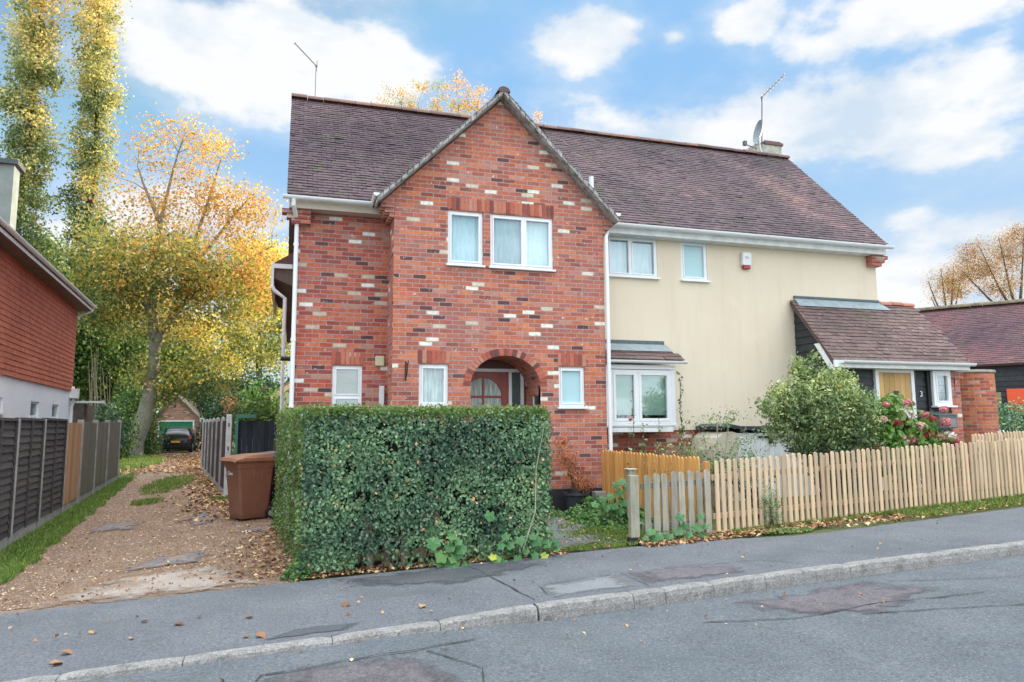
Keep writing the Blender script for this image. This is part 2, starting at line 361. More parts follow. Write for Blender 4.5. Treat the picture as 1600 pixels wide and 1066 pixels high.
RED = [(0, (0.135, 0.058, 0.057)), (.035, (0.291, 0.090, 0.062)), (.12, (0.437, 0.127, 0.081)), (.25, (0.520, 0.154, 0.085)), (.38, (0.416, 0.143, 0.104)), (.48, (0.572, 0.175, 0.095)), (.60, (0.468, 0.159, 0.109)), (.70, (0.624, 0.217, 0.109)), (.80, (0.395, 0.159, 0.123)), (.87, (0.520, 0.233, 0.171)), (.945, (0.686, 0.594, 0.437)), (.965, (0.832, 0.806, 0.684))]
LEFTRED = [(0, (.11, .05, .05)), (.04, (.29, .07, .055)), (.2, (.42, .09, .06)), (.4, (.49, .12, .07)), (.55, (.38, .13, .10)), (.66, (.53, .16, .085)), (.84, (.44, .22, .17)), (.92, (.55, .43, .32)), (.965, (.80, .76, .72))]
MT = dict(
    brick=brick_mat('weathered_brick', RED, purple=.28),
    brick_left=brick_mat('red_brick', LEFTRED, mortar=(.44, .35, .33), purple=.15, scuff=.7),
    brick_brown=brick_mat('brown_brick', [(0, (0.216, 0.121, 0.095)), (.2, (0.365, 0.216, 0.149)), (.5, (0.446, 0.257, 0.176)), (.75, (0.513, 0.311, 0.216)), (.93, (0.608, 0.486, 0.365))], mortar=(0.486, 0.405, 0.338), purple=.1, scuff=.2),
    brick_old=brick_mat('old_orange_brick', [(0, (.38, .10, .06)), (.2, (.50, .13, .06)), (.45, (.56, .16, .07)), (.7, (.62, .20, .09)), (.96, (.55, .30, .20))], mortar=(.45, .38, .32), purple=.25, scuff=.8),
    unit_brick=unit_mat('brick_unit', [(0, (.15, .065, .065)), (.2, (.36, .095, .07)), (.5, (.46, .13, .085)), (.8, (.52, .19, .12)), (1, (.50, .26, .19))], fine=40),
    tile=unit_mat('plain_roof_tile', [(0, (0.048, 0.033, 0.043)), (.4, (0.089, 0.059, 0.069)), (.75, (0.128, 0.083, 0.094)), (1, (0.192, 0.127, 0.133))], moss=.5, lichen=.35),
    tile_right=unit_mat('old_roof_tile', [(0, (0.070, 0.052, 0.060)), (.4, (0.121, 0.087, 0.096)), (.75, (0.167, 0.115, 0.120)), (1, (0.264, 0.162, 0.154))], moss=.5, lichen=.5),
    tile_porch=unit_mat('porch_roof_tile', [(0, (0.076, 0.055, 0.055)), (.4, (0.145, 0.098, 0.093)), (.75, (0.204, 0.136, 0.123)), (1, (0.306, 0.212, 0.170))], moss=.45, lichen=.7),
    tile_barn=unit_mat('barn_roof_tile', [(0, (0.064, 0.043, 0.055)), (.4, (0.119, 0.067, 0.077)), (.75, (0.178, 0.085, 0.088)), (1, (0.255, 0.142, 0.121))], moss=.35, lichen=.3),
    tile_hung=unit_mat('hung_tile', [(0, (0.344, 0.100, 0.064)), (.4, (0.467, 0.140, 0.085)), (.75, (0.566, 0.184, 0.108)), (1, (0.664, 0.250, 0.154))], fine=16),
    ridge=unit_mat('ridge_tile', [(0, (.12, .08, .08)), (.6, (.20, .12, .11)), (1, (.30, .17, .13))], moss=.7, lichen=.5),
    ridge_red=unit_mat('red_ridge_tile', [(0, (.38, .15, .10)), (1, (.50, .22, .15))], lichen=.3),
    verge=simple('mortar_verge', (.44, .42, .41), .95, .2, 9, .6, 60, col2=(.13, .12, .11)),
    render=None, white=simple('white_plastic', (.80, .82, .84), .35, .03, 2), white_old=simple('white_painted_metal', (.74, .77, .77), .5, .10, 5),
    cream_board=simple('cream_soffit', (.55, .48, .40), .7, .08, 3), blackboard=None,
    lead=simple('lead_sheet', (.30, .36, .38), .55, .12, 7), lead_dark=simple('weathered_lead', (.10, .14, .15), .6, .2, 12),
    black=simple('black_plastic', (.018, .018, .02), .45, .1, 5), tar=simple('black_plinth_paint', (.022, .025, .03), .7, .2, 6, .5),
    glass=glass_mat(), inside=simple('dark_room', (.03, .035, .035), .9),
    frosted=simple('frosted_glass', (.40, .62, .66), .12, .03, 1.5), blind=simple('pale_green_blind', (.62, .80, .68), .8, .04, 60), 
    blind_cream=simple('cream_slat_blind', (.52, .47, .34), .8, .12, 30, stretch=(.3, .3, 6)), net=None,
    red_door=simple('red_brown_door_paint', (.30, .045, .030), .4, .08, 4), conc=simple('concrete', (.36, .36, .34), .95, .12, 5, .5, 80, col2=(.22, .22, .20)),
    conc_white=simple('pale_painted_concrete', (.60, .63, .62), .9, .10, 6, .4, 70),
)
def render_mat():
    m_, nt, b = mat('cream_render'); g = geo(nt)
    c = ramp(nt, noise_n(nt, g, .7, 4, .5), [(.3, (.71, .61, .465)), (.7, (.755, .665, .515))])
    st = noise_n(nt, mapv(nt, g, (3, 3, .25)), 1.6, 6, .6); c = mixc(nt, mr(nt, st, .50, .72, 0, .26), c, (.55, .475, .375)); c = mixc(nt, mr(nt, noise_n(nt, g, 1.7, 7, .65), .56, .70, 0, .35), c, (.80, .71, .56))
    lk(nt, c, b.inputs['Base Color']); b.inputs['Roughness'].default_value = .9; bump(nt, b, noise_n(nt, g, 38, 6, .65), .35, .006); return m_
MT['render'] = render_mat()
def net_mat(name, c1, c2, sc):
    m_, nt, b = mat(name); g = geo(nt)
    c = ramp(nt, noise_n(nt, mapv(nt, g, (sc, sc, sc*.12)), 1, 6, .65), [(.35, c1), (.62, c2)]); lk(nt, c, b.inputs['Base Color']); b.inputs['Roughness'].default_value = .9; return m_
MT['net'] = net_mat('lace_curtain', (.22, .30, .28), (.66, .72, .68), 30)
MT['net_blue'] = net_mat('pale_net_curtain', (.55, .72, .76), (.76, .88, .90), 22)
MT['blackboard'] = simple('black_weatherboard', (.030, .038, .045), .6, .2, 5, .3, 40, tinted=.3)
MT['barnboard'] = simple('barn_weatherboard', (.045, .052, .062), .75, .2, 5, .3, 40, tinted=.3)
WOOD = dict(
    new=wood_mat('pale_new_pine', (0.621, 0.470, 0.314), (0.486, 0.352, 0.222), (0.716, 0.562, 0.395)),
    orange=wood_mat('orange_stained_pine', (0.676, 0.351, 0.111), (0.546, 0.260, 0.078), (0.754, 0.429, 0.156)),
    grey=wood_mat('grey_weathered_wood', (0.372, 0.350, 0.291), (0.234, 0.225, 0.184), (0.495, 0.450, 0.369), green=.35, knots=0),
    lap=wood_mat('dark_lap_panel_wood', (0.075, 0.071, 0.073), (0.042, 0.041, 0.042), (0.150, 0.143, 0.140), vertical=False, knots=0),
    board=wood_mat('grey_green_board', (0.163, 0.150, 0.130), (0.098, 0.091, 0.081), (0.221, 0.202, 0.169), green=.55, knots=0),
    tan=wood_mat('new_tan_board', (0.450, 0.269, 0.144), (0.362, 0.213, 0.112), (0.525, 0.325, 0.175), knots=.4),
    darkred=wood_mat('dark_maroon_board', (.075, .050, .055), (.045, .030, .034), (.10, .07, .072), knots=0),
    blue=wood_mat('blue_black_board', (.028, .038, .048), (.016, .022, .03), (.045, .058, .068), knots=0),
    door=wood_mat('golden_oak_door', (.62, .40, .17), (.52, .32, .12), (.68, .46, .22), knots=0),
    bark=wood_mat('sycamore_bark', (.20, .185, .155), (.11, .10, .085), (.29, .27, .23), green=.45, knots=0, greens=(.10, .13, .07)),
    dark_bark=wood_mat('dark_bark', (.085, .070, .055), (.05, .042, .033), (.13, .11, .09), knots=0),
    brown=wood_mat('brown_old_picket', (.16, .11, .085), (.09, .065, .05), (.20, .15, .12), knots=0),
)
FOL = dict(
    hedge=foliage('hedge_leaf', [(0, (0.044, 0.095, 0.061)), (.4, (0.111, 0.220, 0.114)), (.75, (0.233, 0.391, 0.181)), (.95, (0.464, 0.599, 0.266)), (1, (0.752, 0.400, 0.190))], rough=.30, trans=.15, spec=.55),
    hedge_top=foliage('hedge_top_leaf', [(0, (.07, .13, .035)), (.5, (.14, .22, .06)), (.9, (.27, .31, .11)), (1, (.42, .36, .17))], rough=.45, trans=.3),
    big=foliage('mallow_leaf', [(0, (.035, .12, .045)), (.6, (.085, .22, .075)), (.93, (.16, .32, .09)), (1, (.50, .52, .06))], rough=.4, trans=.25),
    shrub=foliage('laurel_leaf', [(0, (0.048, 0.097, 0.044)), (.4, (0.131, 0.214, 0.083)), (.75, (0.289, 0.386, 0.138)), (1, (0.607, 0.635, 0.262))], rough=.28, trans=.2, spec=.6),
    grass=foliage('grass_blade', [(0, (0.069, 0.131, 0.029)), (.6, (0.139, 0.240, 0.043)), (1, (0.304, 0.349, 0.100))], trans=.3),
    ground=foliage('ground_cover_leaf', [(0, (.03, .09, .025)), (.6, (.07, .17, .04)), (1, (.18, .28, .08))], trans=.2),
    litter=foliage('fallen_leaf', [(0, (.13, .055, .03)), (.4, (.28, .14, .07)), (.75, (.46, .29, .14)), (1, (.62, .48, .28))], rough=.8, trans=.05),
    dead=foliage('withered_leaf', [(0, (0.275, 0.094, 0.037)), (.6, (0.525, 0.213, 0.088)), (1, (0.688, 0.350, 0.150))], rough=.8, trans=.2),
    sycamore=foliage('sycamore_leaf', [(0, (0.075, 0.112, 0.046)), (.3, (0.195, 0.240, 0.080)), (.55, (0.405, 0.375, 0.101)), (.8, (0.690, 0.465, 0.129)), (1, (0.825, 0.315, 0.142))], trans=.45),
    sycamore_top=foliage('sycamore_top_leaf', [(0, (0.183, 0.168, 0.050)), (.4, (0.410, 0.259, 0.075)), (.75, (0.625, 0.337, 0.100)), (1, (0.711, 0.544, 0.125))], trans=.45),  # autumn colour with the low sun's warmth painted in
    yellow=foliage('yellow_maple_leaf', [(0, (0.112, 0.150, 0.057)), (.35, (0.300, 0.345, 0.101)), (.7, (0.675, 0.600, 0.142)), (1, (0.850, 0.645, 0.199))], trans=.5),
    green=foliage('green_tree_leaf', [(0, (0.029, 0.067, 0.022)), (.5, (0.072, 0.144, 0.040)), (.85, (0.176, 0.272, 0.064)), (1, (0.448, 0.448, 0.096))], trans=.35),
    dark=foliage('dark_tree_leaf', [(0, (0.017, 0.044, 0.027)), (.6, (0.044, 0.102, 0.051)), (1, (0.119, 0.204, 0.085))], trans=.2),
    poplar=foliage('poplar_leaf', [(0, (0.085, 0.142, 0.080)), (.35, (0.213, 0.270, 0.116)), (.65, (0.510, 0.468, 0.184)), (1, (0.850, 0.652, 0.321))], trans=.5),
    autumn=foliage('orange_autumn_leaf', [(0, (0.157, 0.202, 0.054)), (.35, (0.376, 0.354, 0.081)), (.7, (0.627, 0.405, 0.108)), (1, (0.690, 0.354, 0.162))], trans=.5),
    bare=foliage('sparse_brown_leaf', [(0, (0.169, 0.102, 0.045)), (.6, (0.345, 0.205, 0.081)), (1, (0.476, 0.323, 0.143))], trans=.5),
    hyd=foliage('hydrangea_leaf', [(0, (0.060, 0.144, 0.030)), (.6, (0.144, 0.288, 0.060)), (1, (0.336, 0.456, 0.120))], trans=.25),
)
PETAL = {k: simple('petal_'+k, c, .7, .12, 40) for k, c in dict(white=(.78, .68, .60), pink=(.66, .24, .24), red=(.42, .045, .06), blush=(.72, .45, .38)).items()}

# ================================================================== GROUND
def lerp_poly(pl, x):
    for (a, b), (c, d) in zip(pl, pl[1:]):
        if x <= c: return b+(d-b)*((x-a)/(c-a)) if c > a else b
    return pl[-1][1]
KERB = [(-200, 4.9), (-8, 4.95), (-3, 5.4), (-1.4, 5.63), (0.36, 5.75), (1.2, 5.84), (2.07, 6.0), (3.3, 6.06), (5, 6.16), (8, 6.26), (16, 6.6), (200, 9)]
PBACK = [(-200, 7.4), (-8, 7.45), (-2.5, 7.84), (0, 8.0), (3.07, 8.14), (4.2, 8.16), (5.2, 8.14), (6.2, 7.88), (8, 8.06), (10.7, 8.36), (16, 9.1), (200, 20)]
def kdrop(X): return .035 if X < .9 else (.035+.085*min((X-.9)/1.3, 1))
def xs_list(a, b, fine=(-12, 20), st=.4):
    v = [a]; x = a
    while x < b:
        x += st if fine[0] <= x < fine[1] else max(st, min(abs(x-fine[0]), abs(x-fine[1]))*.35+st)
        v.append(min(x, b))
    return v
def strip(name, xs, ya, yb, zf, mtl, nj=6, kind='structure', wob=0, **kw):
    mm = M(); vs = []; n = len(xs)
    for x in xs:
        a, b = ya(x), yb(x)
        for j in range(nj+1):
            y = a+(b-a)*j/nj
            if wob and j in (0, nj): y += wob*(noise.noise(Vector((x*1.7, j*3.3, 0)))+.5*noise.noise(Vector((x*6, j, 4))))
            vs.append((x, y, zf(x, y)))
    fs = [(i*(nj+1)+j, (i+1)*(nj+1)+j, (i+1)*(nj+1)+j+1, i*(nj+1)+j+1) for i in range(n-1) for j in range(nj)]
    mm.mesh(vs, fs); o = mm.build(name, mtl, smooth=True); tag(o, kind=kind, **kw); return o
def patch(name, pts, lift, mtl, kind='structure', wob=.06, base=G):
    """an irregular flat patch following the ground"""
    c = Vector((sum(p[0] for p in pts)/len(pts), sum(p[1] for p in pts)/len(pts)))
    out = []
    for i in range(len(pts)):
        a, b = Vector(pts[i]), Vector(pts[(i+1) % len(pts)]); n = max(2, int((b-a).length/.12))
        for k in range(n):
            q = a.lerp(b, k/n); w = wob*(noise.noise(Vector((q.x*3, q.y*3, 1)))*1.6+noise.noise(Vector((q.x*9, q.y*9, 2))))
            out.append(q+(q-c).normalized()*w)
    rings = [1, .75, .5, .25]; vs = []; n = len(out)
    for r in rings:
        for q in out: p = c+(q-c)*r; vs.append((p.x, p.y, base(p.x, p.y)+lift))
    vs.append((c.x, c.y, base(c.x, c.y)+lift)); fs = []; uvr = [r for r in rings for _ in range(n)]+[0]
    for i in range(3):
        for k in range(n): fs.append((i*n+k, i*n+(k+1) % n, (i+1)*n+(k+1) % n, (i+1)*n+k))
    for k in range(n): fs.append((3*n+k, 3*n+(k+1) % n, 4*n))
    mm = M()
    for f in fs: mm.face([vs[i] for i in f], .5, [(uvr[i], 0) for i in f])
    o = mm.build(name, ragged(mtl), smooth=True, fixn=False); tag(o, kind=kind); return o
_rag = {}
def ragged(m0):
    """a copy of a ground material whose thin outer rim is broken up, as worn patches are"""
    if m0.name in _rag: return _rag[m0.name]
    m_ = m0.copy(); nt = m_.node_tree; b = nt.nodes['Principled BSDF']; g = geo(nt); u = nd(nt, 'SeparateXYZ'); lk(nt, nd(nt, 'TexCoord').outputs['UV'], u.inputs[0])
    a = nd(nt, 'Math', operation='MULTIPLY_ADD'); lk(nt, noise_n(nt, g, 5, 8, .7), a.inputs[0]); a.inputs[1].default_value = 1.3; lk(nt, u.outputs[0], a.inputs[2])
    lk(nt, mr(nt, a.outputs[0], 1.28, 1.62, 1, 0), b.inputs['Alpha']); _rag[m0.name] = m_; return m_

asphalt = ground_mat('road_asphalt', [(.3, (.095, .108, .117)), (.6, (.128, .143, .153)), (.8, (.165, .18, .19))], 1.4, 42, 1.0, .85, specks=(26, .17, (.30, .31, .32)),
                     second=[(.5, .52, .62, .35, (.10, .118, .135)), (5, .60, .66, .4, (.12, .13, .14))])
asph_old = ground_mat('patched_asphalt', [(.3, (.105, .095, .102)), (.6, (.14, .127, .135)), (.8, (.175, .16, .168))], 2, 40, .9, .9, specks=(60, .2, (.34, .32, .32)), second=[(4, .55, .62, .6, (.07, .065, .07))])
pave = ground_mat('pavement_asphalt', [(.3, (.105, .112, .124)), (.6, (.135, .143, .155)), (.8, (.165, .173, .185))], 1.1, 48, .8, .88, specks=(30, .15, (.28, .28, .30)),
                  second=[(.8, .55, .64, .45, (.085, .095, .10)), (3.1, .63, .68, .45, (.10, .10, .11))])
pave_dark = ground_mat('damp_pavement', [(.3, (.060, .067, .072)), (.7, (.095, .10, .11))], 3, 110, .4, .7, specks=(60, .12, (.25, .25, .25)))
pave_pale = ground_mat('pale_patched_pavement', [(.3, (.16, .168, .175)), (.7, (.21, .218, .225))], 4, 110, .4, .85)
soil = ground_mat('soil_and_grass', [(.3, (.05, .065, .025)), (.5, (.085, .10, .035)), (.7, (.12, .10, .05))], .9, 30, 1, 1)
drive = ground_mat('gravel_drive', [(.3, (.15, .098, .066)), (.5, (.21, .143, .099)), (.7, (.275, .195, .14))], 1.6, 75, 1.0, .95, specks=(34, .22, (.34, .22, .14)),
                   second=[(.8, .55, .68, .5, (.15, .115, .095)), (6, .60, .68, .6, (.34, .26, .19)), (1.9, .62, .7, .5, (.10, .085, .075))])
tarm = ground_mat('worn_dark_tarmac', [(.3, (.11, .105, .115)), (.7, (.17, .16, .165))], 3, 70, .8, .9, second=[(5, .46, .58, .9, (.26, .19, .14))])
apron_m = ground_mat('worn_concrete', [(.3, (.25, .205, .17)), (.6, (.33, .29, .25)), (.8, (.38, .34, .30))], 2.5, 80, .6, .95, second=[(2.2, .5, .6, .8, (.22, .15, .105))])
patio_m = ground_mat('mossy_concrete', [(.3, (.10, .12, .11)), (.6, (.16, .175, .165)), (.8, (.22, .23, .21))], 3, 60, .8, .95, second=[(3, .5, .62, .8, (.075, .12, .03)), (7, .62, .68, .7, (.24, .16, .11))])
kerb_m = ground_mat('granite_kerb_stone', [(.3, (.20, .19, .18)), (.6, (.30, .29, .275)), (.8, (.38, .37, .355))], 7, 60, 1.0, .9, specks=(90, .2, (.45, .44, .43)), second=[(9, .58, .66, .6, (.10, .10, .095))])

mm = M(); gx = xs_list(-400, 400, (-14, 22), .5); gy = xs_list(-60, 500, (4, 14), .25); vs = []
for x in gx:
    for y in gy:
        z = G(x, y)-.03
        if y < lerp_poly(KERB, x)+.3: z = G(x, y)-.22
        vs.append((x, y, z))
ny = len(gy); mm.mesh(vs, [(i*ny+j, (i+1)*ny+j, (i+1)*ny+j+1, i*ny+j+1) for i in range(len(gx)-1) for j in range(ny-1)])
tag(mm.build('ground', soil, smooth=True), kind='structure')
XS = xs_list(-120, 120)
RZ = lambda x, y: G(x, y)-kdrop(x)-.012*max(0, min(lerp_poly(KERB, x)-y, 4))*.4
strip('road', XS, lambda x: -6.0, lambda x: lerp_poly(KERB, x)+.02, RZ, asphalt, 10)
strip('pavement', XS, lambda x: lerp_poly(KERB, x)+.12, lambda x: lerp_poly(PBACK, x), lambda x, y: G(x, y), pave, 6, wob=.02)
strip('driveway', [7.9+i*.5 for i in range(90)], None, None, None, None) if 0 else None
LE = [(7.6, -5.2), (8.2, -4.4), (9.5, -3.3), (12.8, -3.35), (24, -4.5), (36, -5.9), (44, -8.8), (60, -9)]
RE = [(7.6, .16), (9, .2), (12, -.1), (17.6, -.7), (28, -2.3), (38, -3.4), (60, -3.6)]
mm = M(); vs = []; ys = [7.86]+[8.2+i*.4 for i in range(100)]
for y in ys:
    a, b = lerp_poly(LE, y), lerp_poly(RE, y)
    for j in range(9):
        x = a+(b-a)*j/8
        if j in (0, 8): x += .12*noise.noise(Vector((j, y*1.3, 0)))
        yy = y if y > 7.9 else lerp_poly(PBACK, x)-.01
        vs.append((x, yy, G(x, yy)+.0-.006+.008*noise.noise(Vector((x*1.1, yy*.8, 3)))*(1 if y > 9 else .2)))
mm.mesh(vs, [(i*9+j, i*9+j+1, (i+1)*9+j+1, (i+1)*9+j) for i in range(len(ys)-1) for j in range(8)])
tag(mm.build('driveway', drive, smooth=True), kind='structure')
patch('concrete_apron', [(-2.3, 7.88), (-2.05, 8.6), (-1.75, 9.2), (-1.2, 9.3), (-.75, 9.45), (-.4, 8.7), (-.02, 8.05), (-1.0, 7.95)],   .008, apron_m, wob=.09)
patch('tarmac_patch', [(-1.95, 9.35), (-1.65, 9.95), (-1.15, 10.6), (-.85, 10.3), (-.95, 9.75), (-1.4, 9.45)], .010, tarm, wob=.12)
patch('tarmac_patch', [(-3.1, 13.2), (-3.05, 14.4), (-2.4, 14.2), (-2.35, 13.2)], .009, tarm, wob=.14)
patch('tarmac_patch', [(-1.7, 14.2), (-1.55, 15.3), (-1.1, 15.0), (-1.15, 13.1), (-1.5, 13.0)], .009, tarm, wob=.12)
patch('tarmac_patch', [(-.75, 11.9), (-.5, 12.5), (-.1, 12.3), (-.2, 11.8)], .010, tarm, wob=.05)
patch('front_path', [(3.0, 8.16), (4.15, 8.2), (4.3, 9.4), (4.9, 10.6), (5.1, 11.68), (.6, 11.68), (.8, 9.4), (3.0, 9.3)], .004, patio_m, wob=.03)
patch('damp_patch', [(.5, 7.5), (.6, 7.9), (1.6, 8.0), (2.6, 8.0), (2.9, 7.6), (2.0, 7.25), (1.1, 7.2)], .005, pave_dark, wob=.14)
patch('damp_patch', [(-.2, 5.95), (.1, 6.15), (.7, 6.2), (.5, 5.98)], .005, pave_dark, wob=.04)
patch('pale_patch', [(2.28, 6.22), (2.3, 6.7), (3.25, 6.85), (3.2, 6.32)], .005, pave_pale, wob=.02)
patch('pale_patch', [(3.32, 6.34), (3.3, 6.9), (3.9, 6.95), (4.6, 6.6), (4.5, 6.36)], .005, asph_old, wob=.03)
patch('road_patch', [(-.35, 4.2), (-.1, 5.25), (.35, 5.42), (.95, 5.3), (1.15, 4.7), (1.0, 4.2)], .005, asph_old, wob=.05, base=RZ)
patch('road_patch', [(4.0, 5.3), (3.8, 5.85), (5.6, 6.0), (5.9, 5.5), (4.9, 5.0)], .005, asph_old, wob=.07, base=RZ)
# seams and cracks: shallow tar lines
seam_m = simple('tar_seam', (.03, .032, .035), .8)
def seam(name, pts, w, lift, base):
    mm = M(); out = []
    for a, b in zip(pts, pts[1:]):
        a, b = Vector(a), Vector(b); n = max(2, int((b-a).length/.08))
        for k in range(n): out.append(a.lerp(b, k/n))
    vs = []; 
    for i, q in enumerate(out):
        d = (out[min(i+1, len(out)-1)]-out[max(i-1, 0)]).normalized(); nn = Vector((-d.y, d.x)); q = q+nn*.03*noise.noise(Vector((q.x*4, q.y*4, 7)))
        ww = w*(.25+abs(noise.noise(Vector((q.x*7, q.y*7, 1))))*1.1)
        for s in (-1, 1): p = q+nn*ww*s; vs.append((p.x, p.y, base(p.x, p.y)+lift))
    mm.mesh(vs, [(2*i, 2*i+1, 2*i+3, 2*i+2) for i in range(len(out)-1)]); tag(mm.build(name, seam_m), kind='structure')
seam('pavement_seam', [(1.95, 7.95), (2.05, 7.0), (2.12, 6.14)], .012, .008, G)
seam('pavement_seam', [(3.27, 6.9), (3.28, 6.2)], .01, .009, G)
seam('pavement_seam', [(2.3, 6.3), (2.32, 6.72), (3.25, 6.88)], .007, .009, G)
seam('pavement_seam', [(5.2, 6.35), (4.9, 6.8), (3.9, 6.9)], .008, .009, G)
seam('road_crack', [(4.6, 5.1), (5.6, 4.9), (7.2, 4.5)], .012, .009, RZ)
seam('road_crack', [(3.3, 5.4), (4.1, 5.2), (5.0, 5.3), (6.2, 5.2)], .012, .009, RZ)
seam('road_crack', [(5.7, 5.9), (6.6, 5.6), (7.6, 5.4)], .01, .009, RZ)
seam('road_crack', [(1.0, 5.35), (1.3, 4.9), (1.15, 4.3)], .012, .009, RZ)
seam('road_crack', [(-.35, 4.3), (-.12, 5.25), (1.0, 5.4), (1.5, 5.6)], .014, .010, RZ)
0 and seam('gutter_seam', [(-3, 5.36), (.4, 5.69), (2.0, 5.9), (3.3, 5.99), (8, 6.2), (12, 6.36)], .02, .006, RZ)

# kerb stones: each stone of the run, one structure
mm = M(); x = -9.0
ends = [-9, -7.5, -6, -4.6, -3.4, -2.2, -1.42, -.66, .36, 1.2, 2.07, 2.085, 3.0, 3.33, 3.85, 4.45, 5.5, 6.7, 7.75, 8.7, 9.7, 10.7, 11.8, 13, 14.5]
for a, b in zip(ends, ends[1:]):
    if b-a < .05: continue
    n = max(3, int((b-a)/.12)); rows = []
    for i in range(n+1):
        xx = a+.003+(b-a-.006)*i/n; k = lerp_poly(KERB, xx); e = (.008 if i in (0, n) else 0)
        j = lambda s: .006*noise.noise(Vector((xx*8, s, 5)))
        g = G(xx, k)+.006+random.choice([0])*.01
        rows.append([(xx, k+.12, g-.1), (xx, k+.12, g-e+j(1)*.5), (xx, k+.022, g-e+j(2)), (xx, k+.006+j(3), g-.014-e+j(3)), (xx, k-.006+j(4), g-.06), (xx, k-.012+j(5)*1.5, G(xx, k)-kdrop(xx)-.03)])
    vs = [p for r in rows for p in r]
    fs = [(i*6+q, (i+1)*6+q, (i+1)*6+q+1, i*6+q+1) for i in range(n) for q in range(5)]+[tuple(range(6)), tuple(range(n*6+5, n*6-1, -1))]
    mm.mesh(vs, fs, random.random())
tag(mm.build('kerb', kerb_m, bevel=0), kind='structure')

# ================================================================== BUILDING HELPERS
X_, Y_, Z_ = Vector((1, 0, 0)), Vector((0, 1, 0)), Vector((0, 0, 1))
def wall_cells(mm, O, U, Nn, u0, u1, z0, z1, holes, depth=.10):
    """a wall face with rectangular openings and their reveals; Nn points outwards"""
    O = Vector(O); U = Vector(U); Nn = Vector(Nn)
    us = sorted({u0, u1, *[h[0] for h in holes], *[h[1] for h in holes]}); zs = sorted({z0, z1, *[h[2] for h in holes], *[h[3] for h in holes]})
    q = lambda u, z, n=0: O+U*u+Z_*z+Nn*n
    for a, b in zip(us, us[1:]):
        for c, d in zip(zs, zs[1:]):
            if a >= u1 or b <= u0: continue
            um, zm = (a+b)/2, (c+d)/2
            if any(h[0] < um < h[1] and h[2] < zm < h[3] for h in holes): continue
            mm.face([q(a, c), q(b, c), q(b, d), q(a, d)])
    for (a, b, c, d) in holes:
        for e in (((a, c), (a, d)), ((b, c), (b, d)), ((a, c), (b, c)), ((a, d), (b, d))):
            mm.face([q(*e[0]), q(*e[1]), q(*e[1], -depth), q(*e[0], -depth)])
def window(parent, O, U, Nn, u0, u1, z0, z1, splits=(), transoms=(), back='net_blue', sill=True, rec=.03, fw=.045, label=None, sillw=.05, blind_z=None, sash=.026, white='white'):
    """frame > pane, sill, curtain; sits inside its opening"""
    O = Vector(O); U = Vector(U); Nn = Vector(Nn); mm = M(); n1, n0 = -rec, -rec-.06
    W_ = MT[white]
    mm.obox(O, U, Nn, u0, u0+fw, n0, n1, z0, z1); mm.obox(O, U, Nn, u1-fw, u1, n0, n1, z0, z1)
    mm.obox(O, U, Nn, u0+fw, u1-fw, n0, n1, z1-fw, z1); mm.obox(O, U, Nn, u0+fw, u1-fw, n0, n1, z0, z0+fw)
    us = [u0+fw]
    for s_ in splits: mm.obox(O, U, Nn, s_-fw/2, s_+fw/2, n0, n1+.004, z0+fw, z1-fw); us += [s_-fw/2, s_+fw/2]
    us.append(u1-fw); lights = []
    for i in range(0, len(us), 2):
        zs = [z0+fw]
        for t_ in transoms: mm.obox(O, U, Nn, us[i], us[i+1], n0, n1, t_-.022, t_+.022); zs += [t_-.022, t_+.022]
        zs.append(z1-fw)
        for j in range(0, len(zs), 2): lights.append((us[i], us[i+1], zs[j], zs[j+1]))
    for (a, b, c, d) in lights:
        if sash:
            s0, s1 = n0+.01, n1+.012
            mm.obox(O, U, Nn, a, a+sash, s0, s1, c, d); mm.obox(O, U, Nn, b-sash, b, s0, s1, c, d)
            mm.obox(O, U, Nn, a+sash, b-sash, s0, s1, d-sash, d); mm.obox(O, U, Nn, a+sash, b-sash, s0, s1, c, c+sash)
    w = mm.build('window', W_, parent, bevel=.004)
    if label: w['label'] = label
    q = lambda u, z, n: O+U*u+Z_*z+Nn*n
    for (a, b, c, d) in lights:
        p = M(); s_ = sash*.9; p.face([q(a+s_, c+s_, n0+.03), q(b-s_, c+s_, n0+.03), q(b-s_, d-s_, n0+.03), q(a+s_, d-s_, n0+.03)])
        p.build('pane', MT['glass'] if back != 'frosted' else MT['frosted'], w)
    if back and back != 'frosted':
        p = M(); zb = blind_z or z0+fw; nseg = max(12, int((u1-u0)/.012)); amp = .004 if back.startswith('net') else 0
        for i in range(nseg):
            a = u0+.03+(u1-u0-.06)*i/nseg; b = u0+.03+(u1-u0-.06)*(i+1)/nseg
            fa, fb = amp*math.sin(i*.9), amp*math.sin((i+1)*.9)
            p.face([q(a, zb, n0-.05+fa), q(b, zb, n0-.05+fb), q(b, z1-.02, n0-.05+fb), q(a, z1-.02, n0-.05+fa)])
        p.build('curtain' if back.startswith('net') else 'blind', MT[back], w)
    p = M(); p.face([q(u0, z0, n0-.3), q(u1, z0, n0-.3), q(u1, z1, n0-.3), q(u0, z1, n0-.3)])
    if back is None or blind_z: p.build('dark_interior', MT['inside'], w)
    if sill:
        p = M(); p.obox(O, U, Nn, u0-.03, u1+.03, n0, sillw, z0-.035, z0); p.build('sill', W_, w, bevel=.004)
    return w
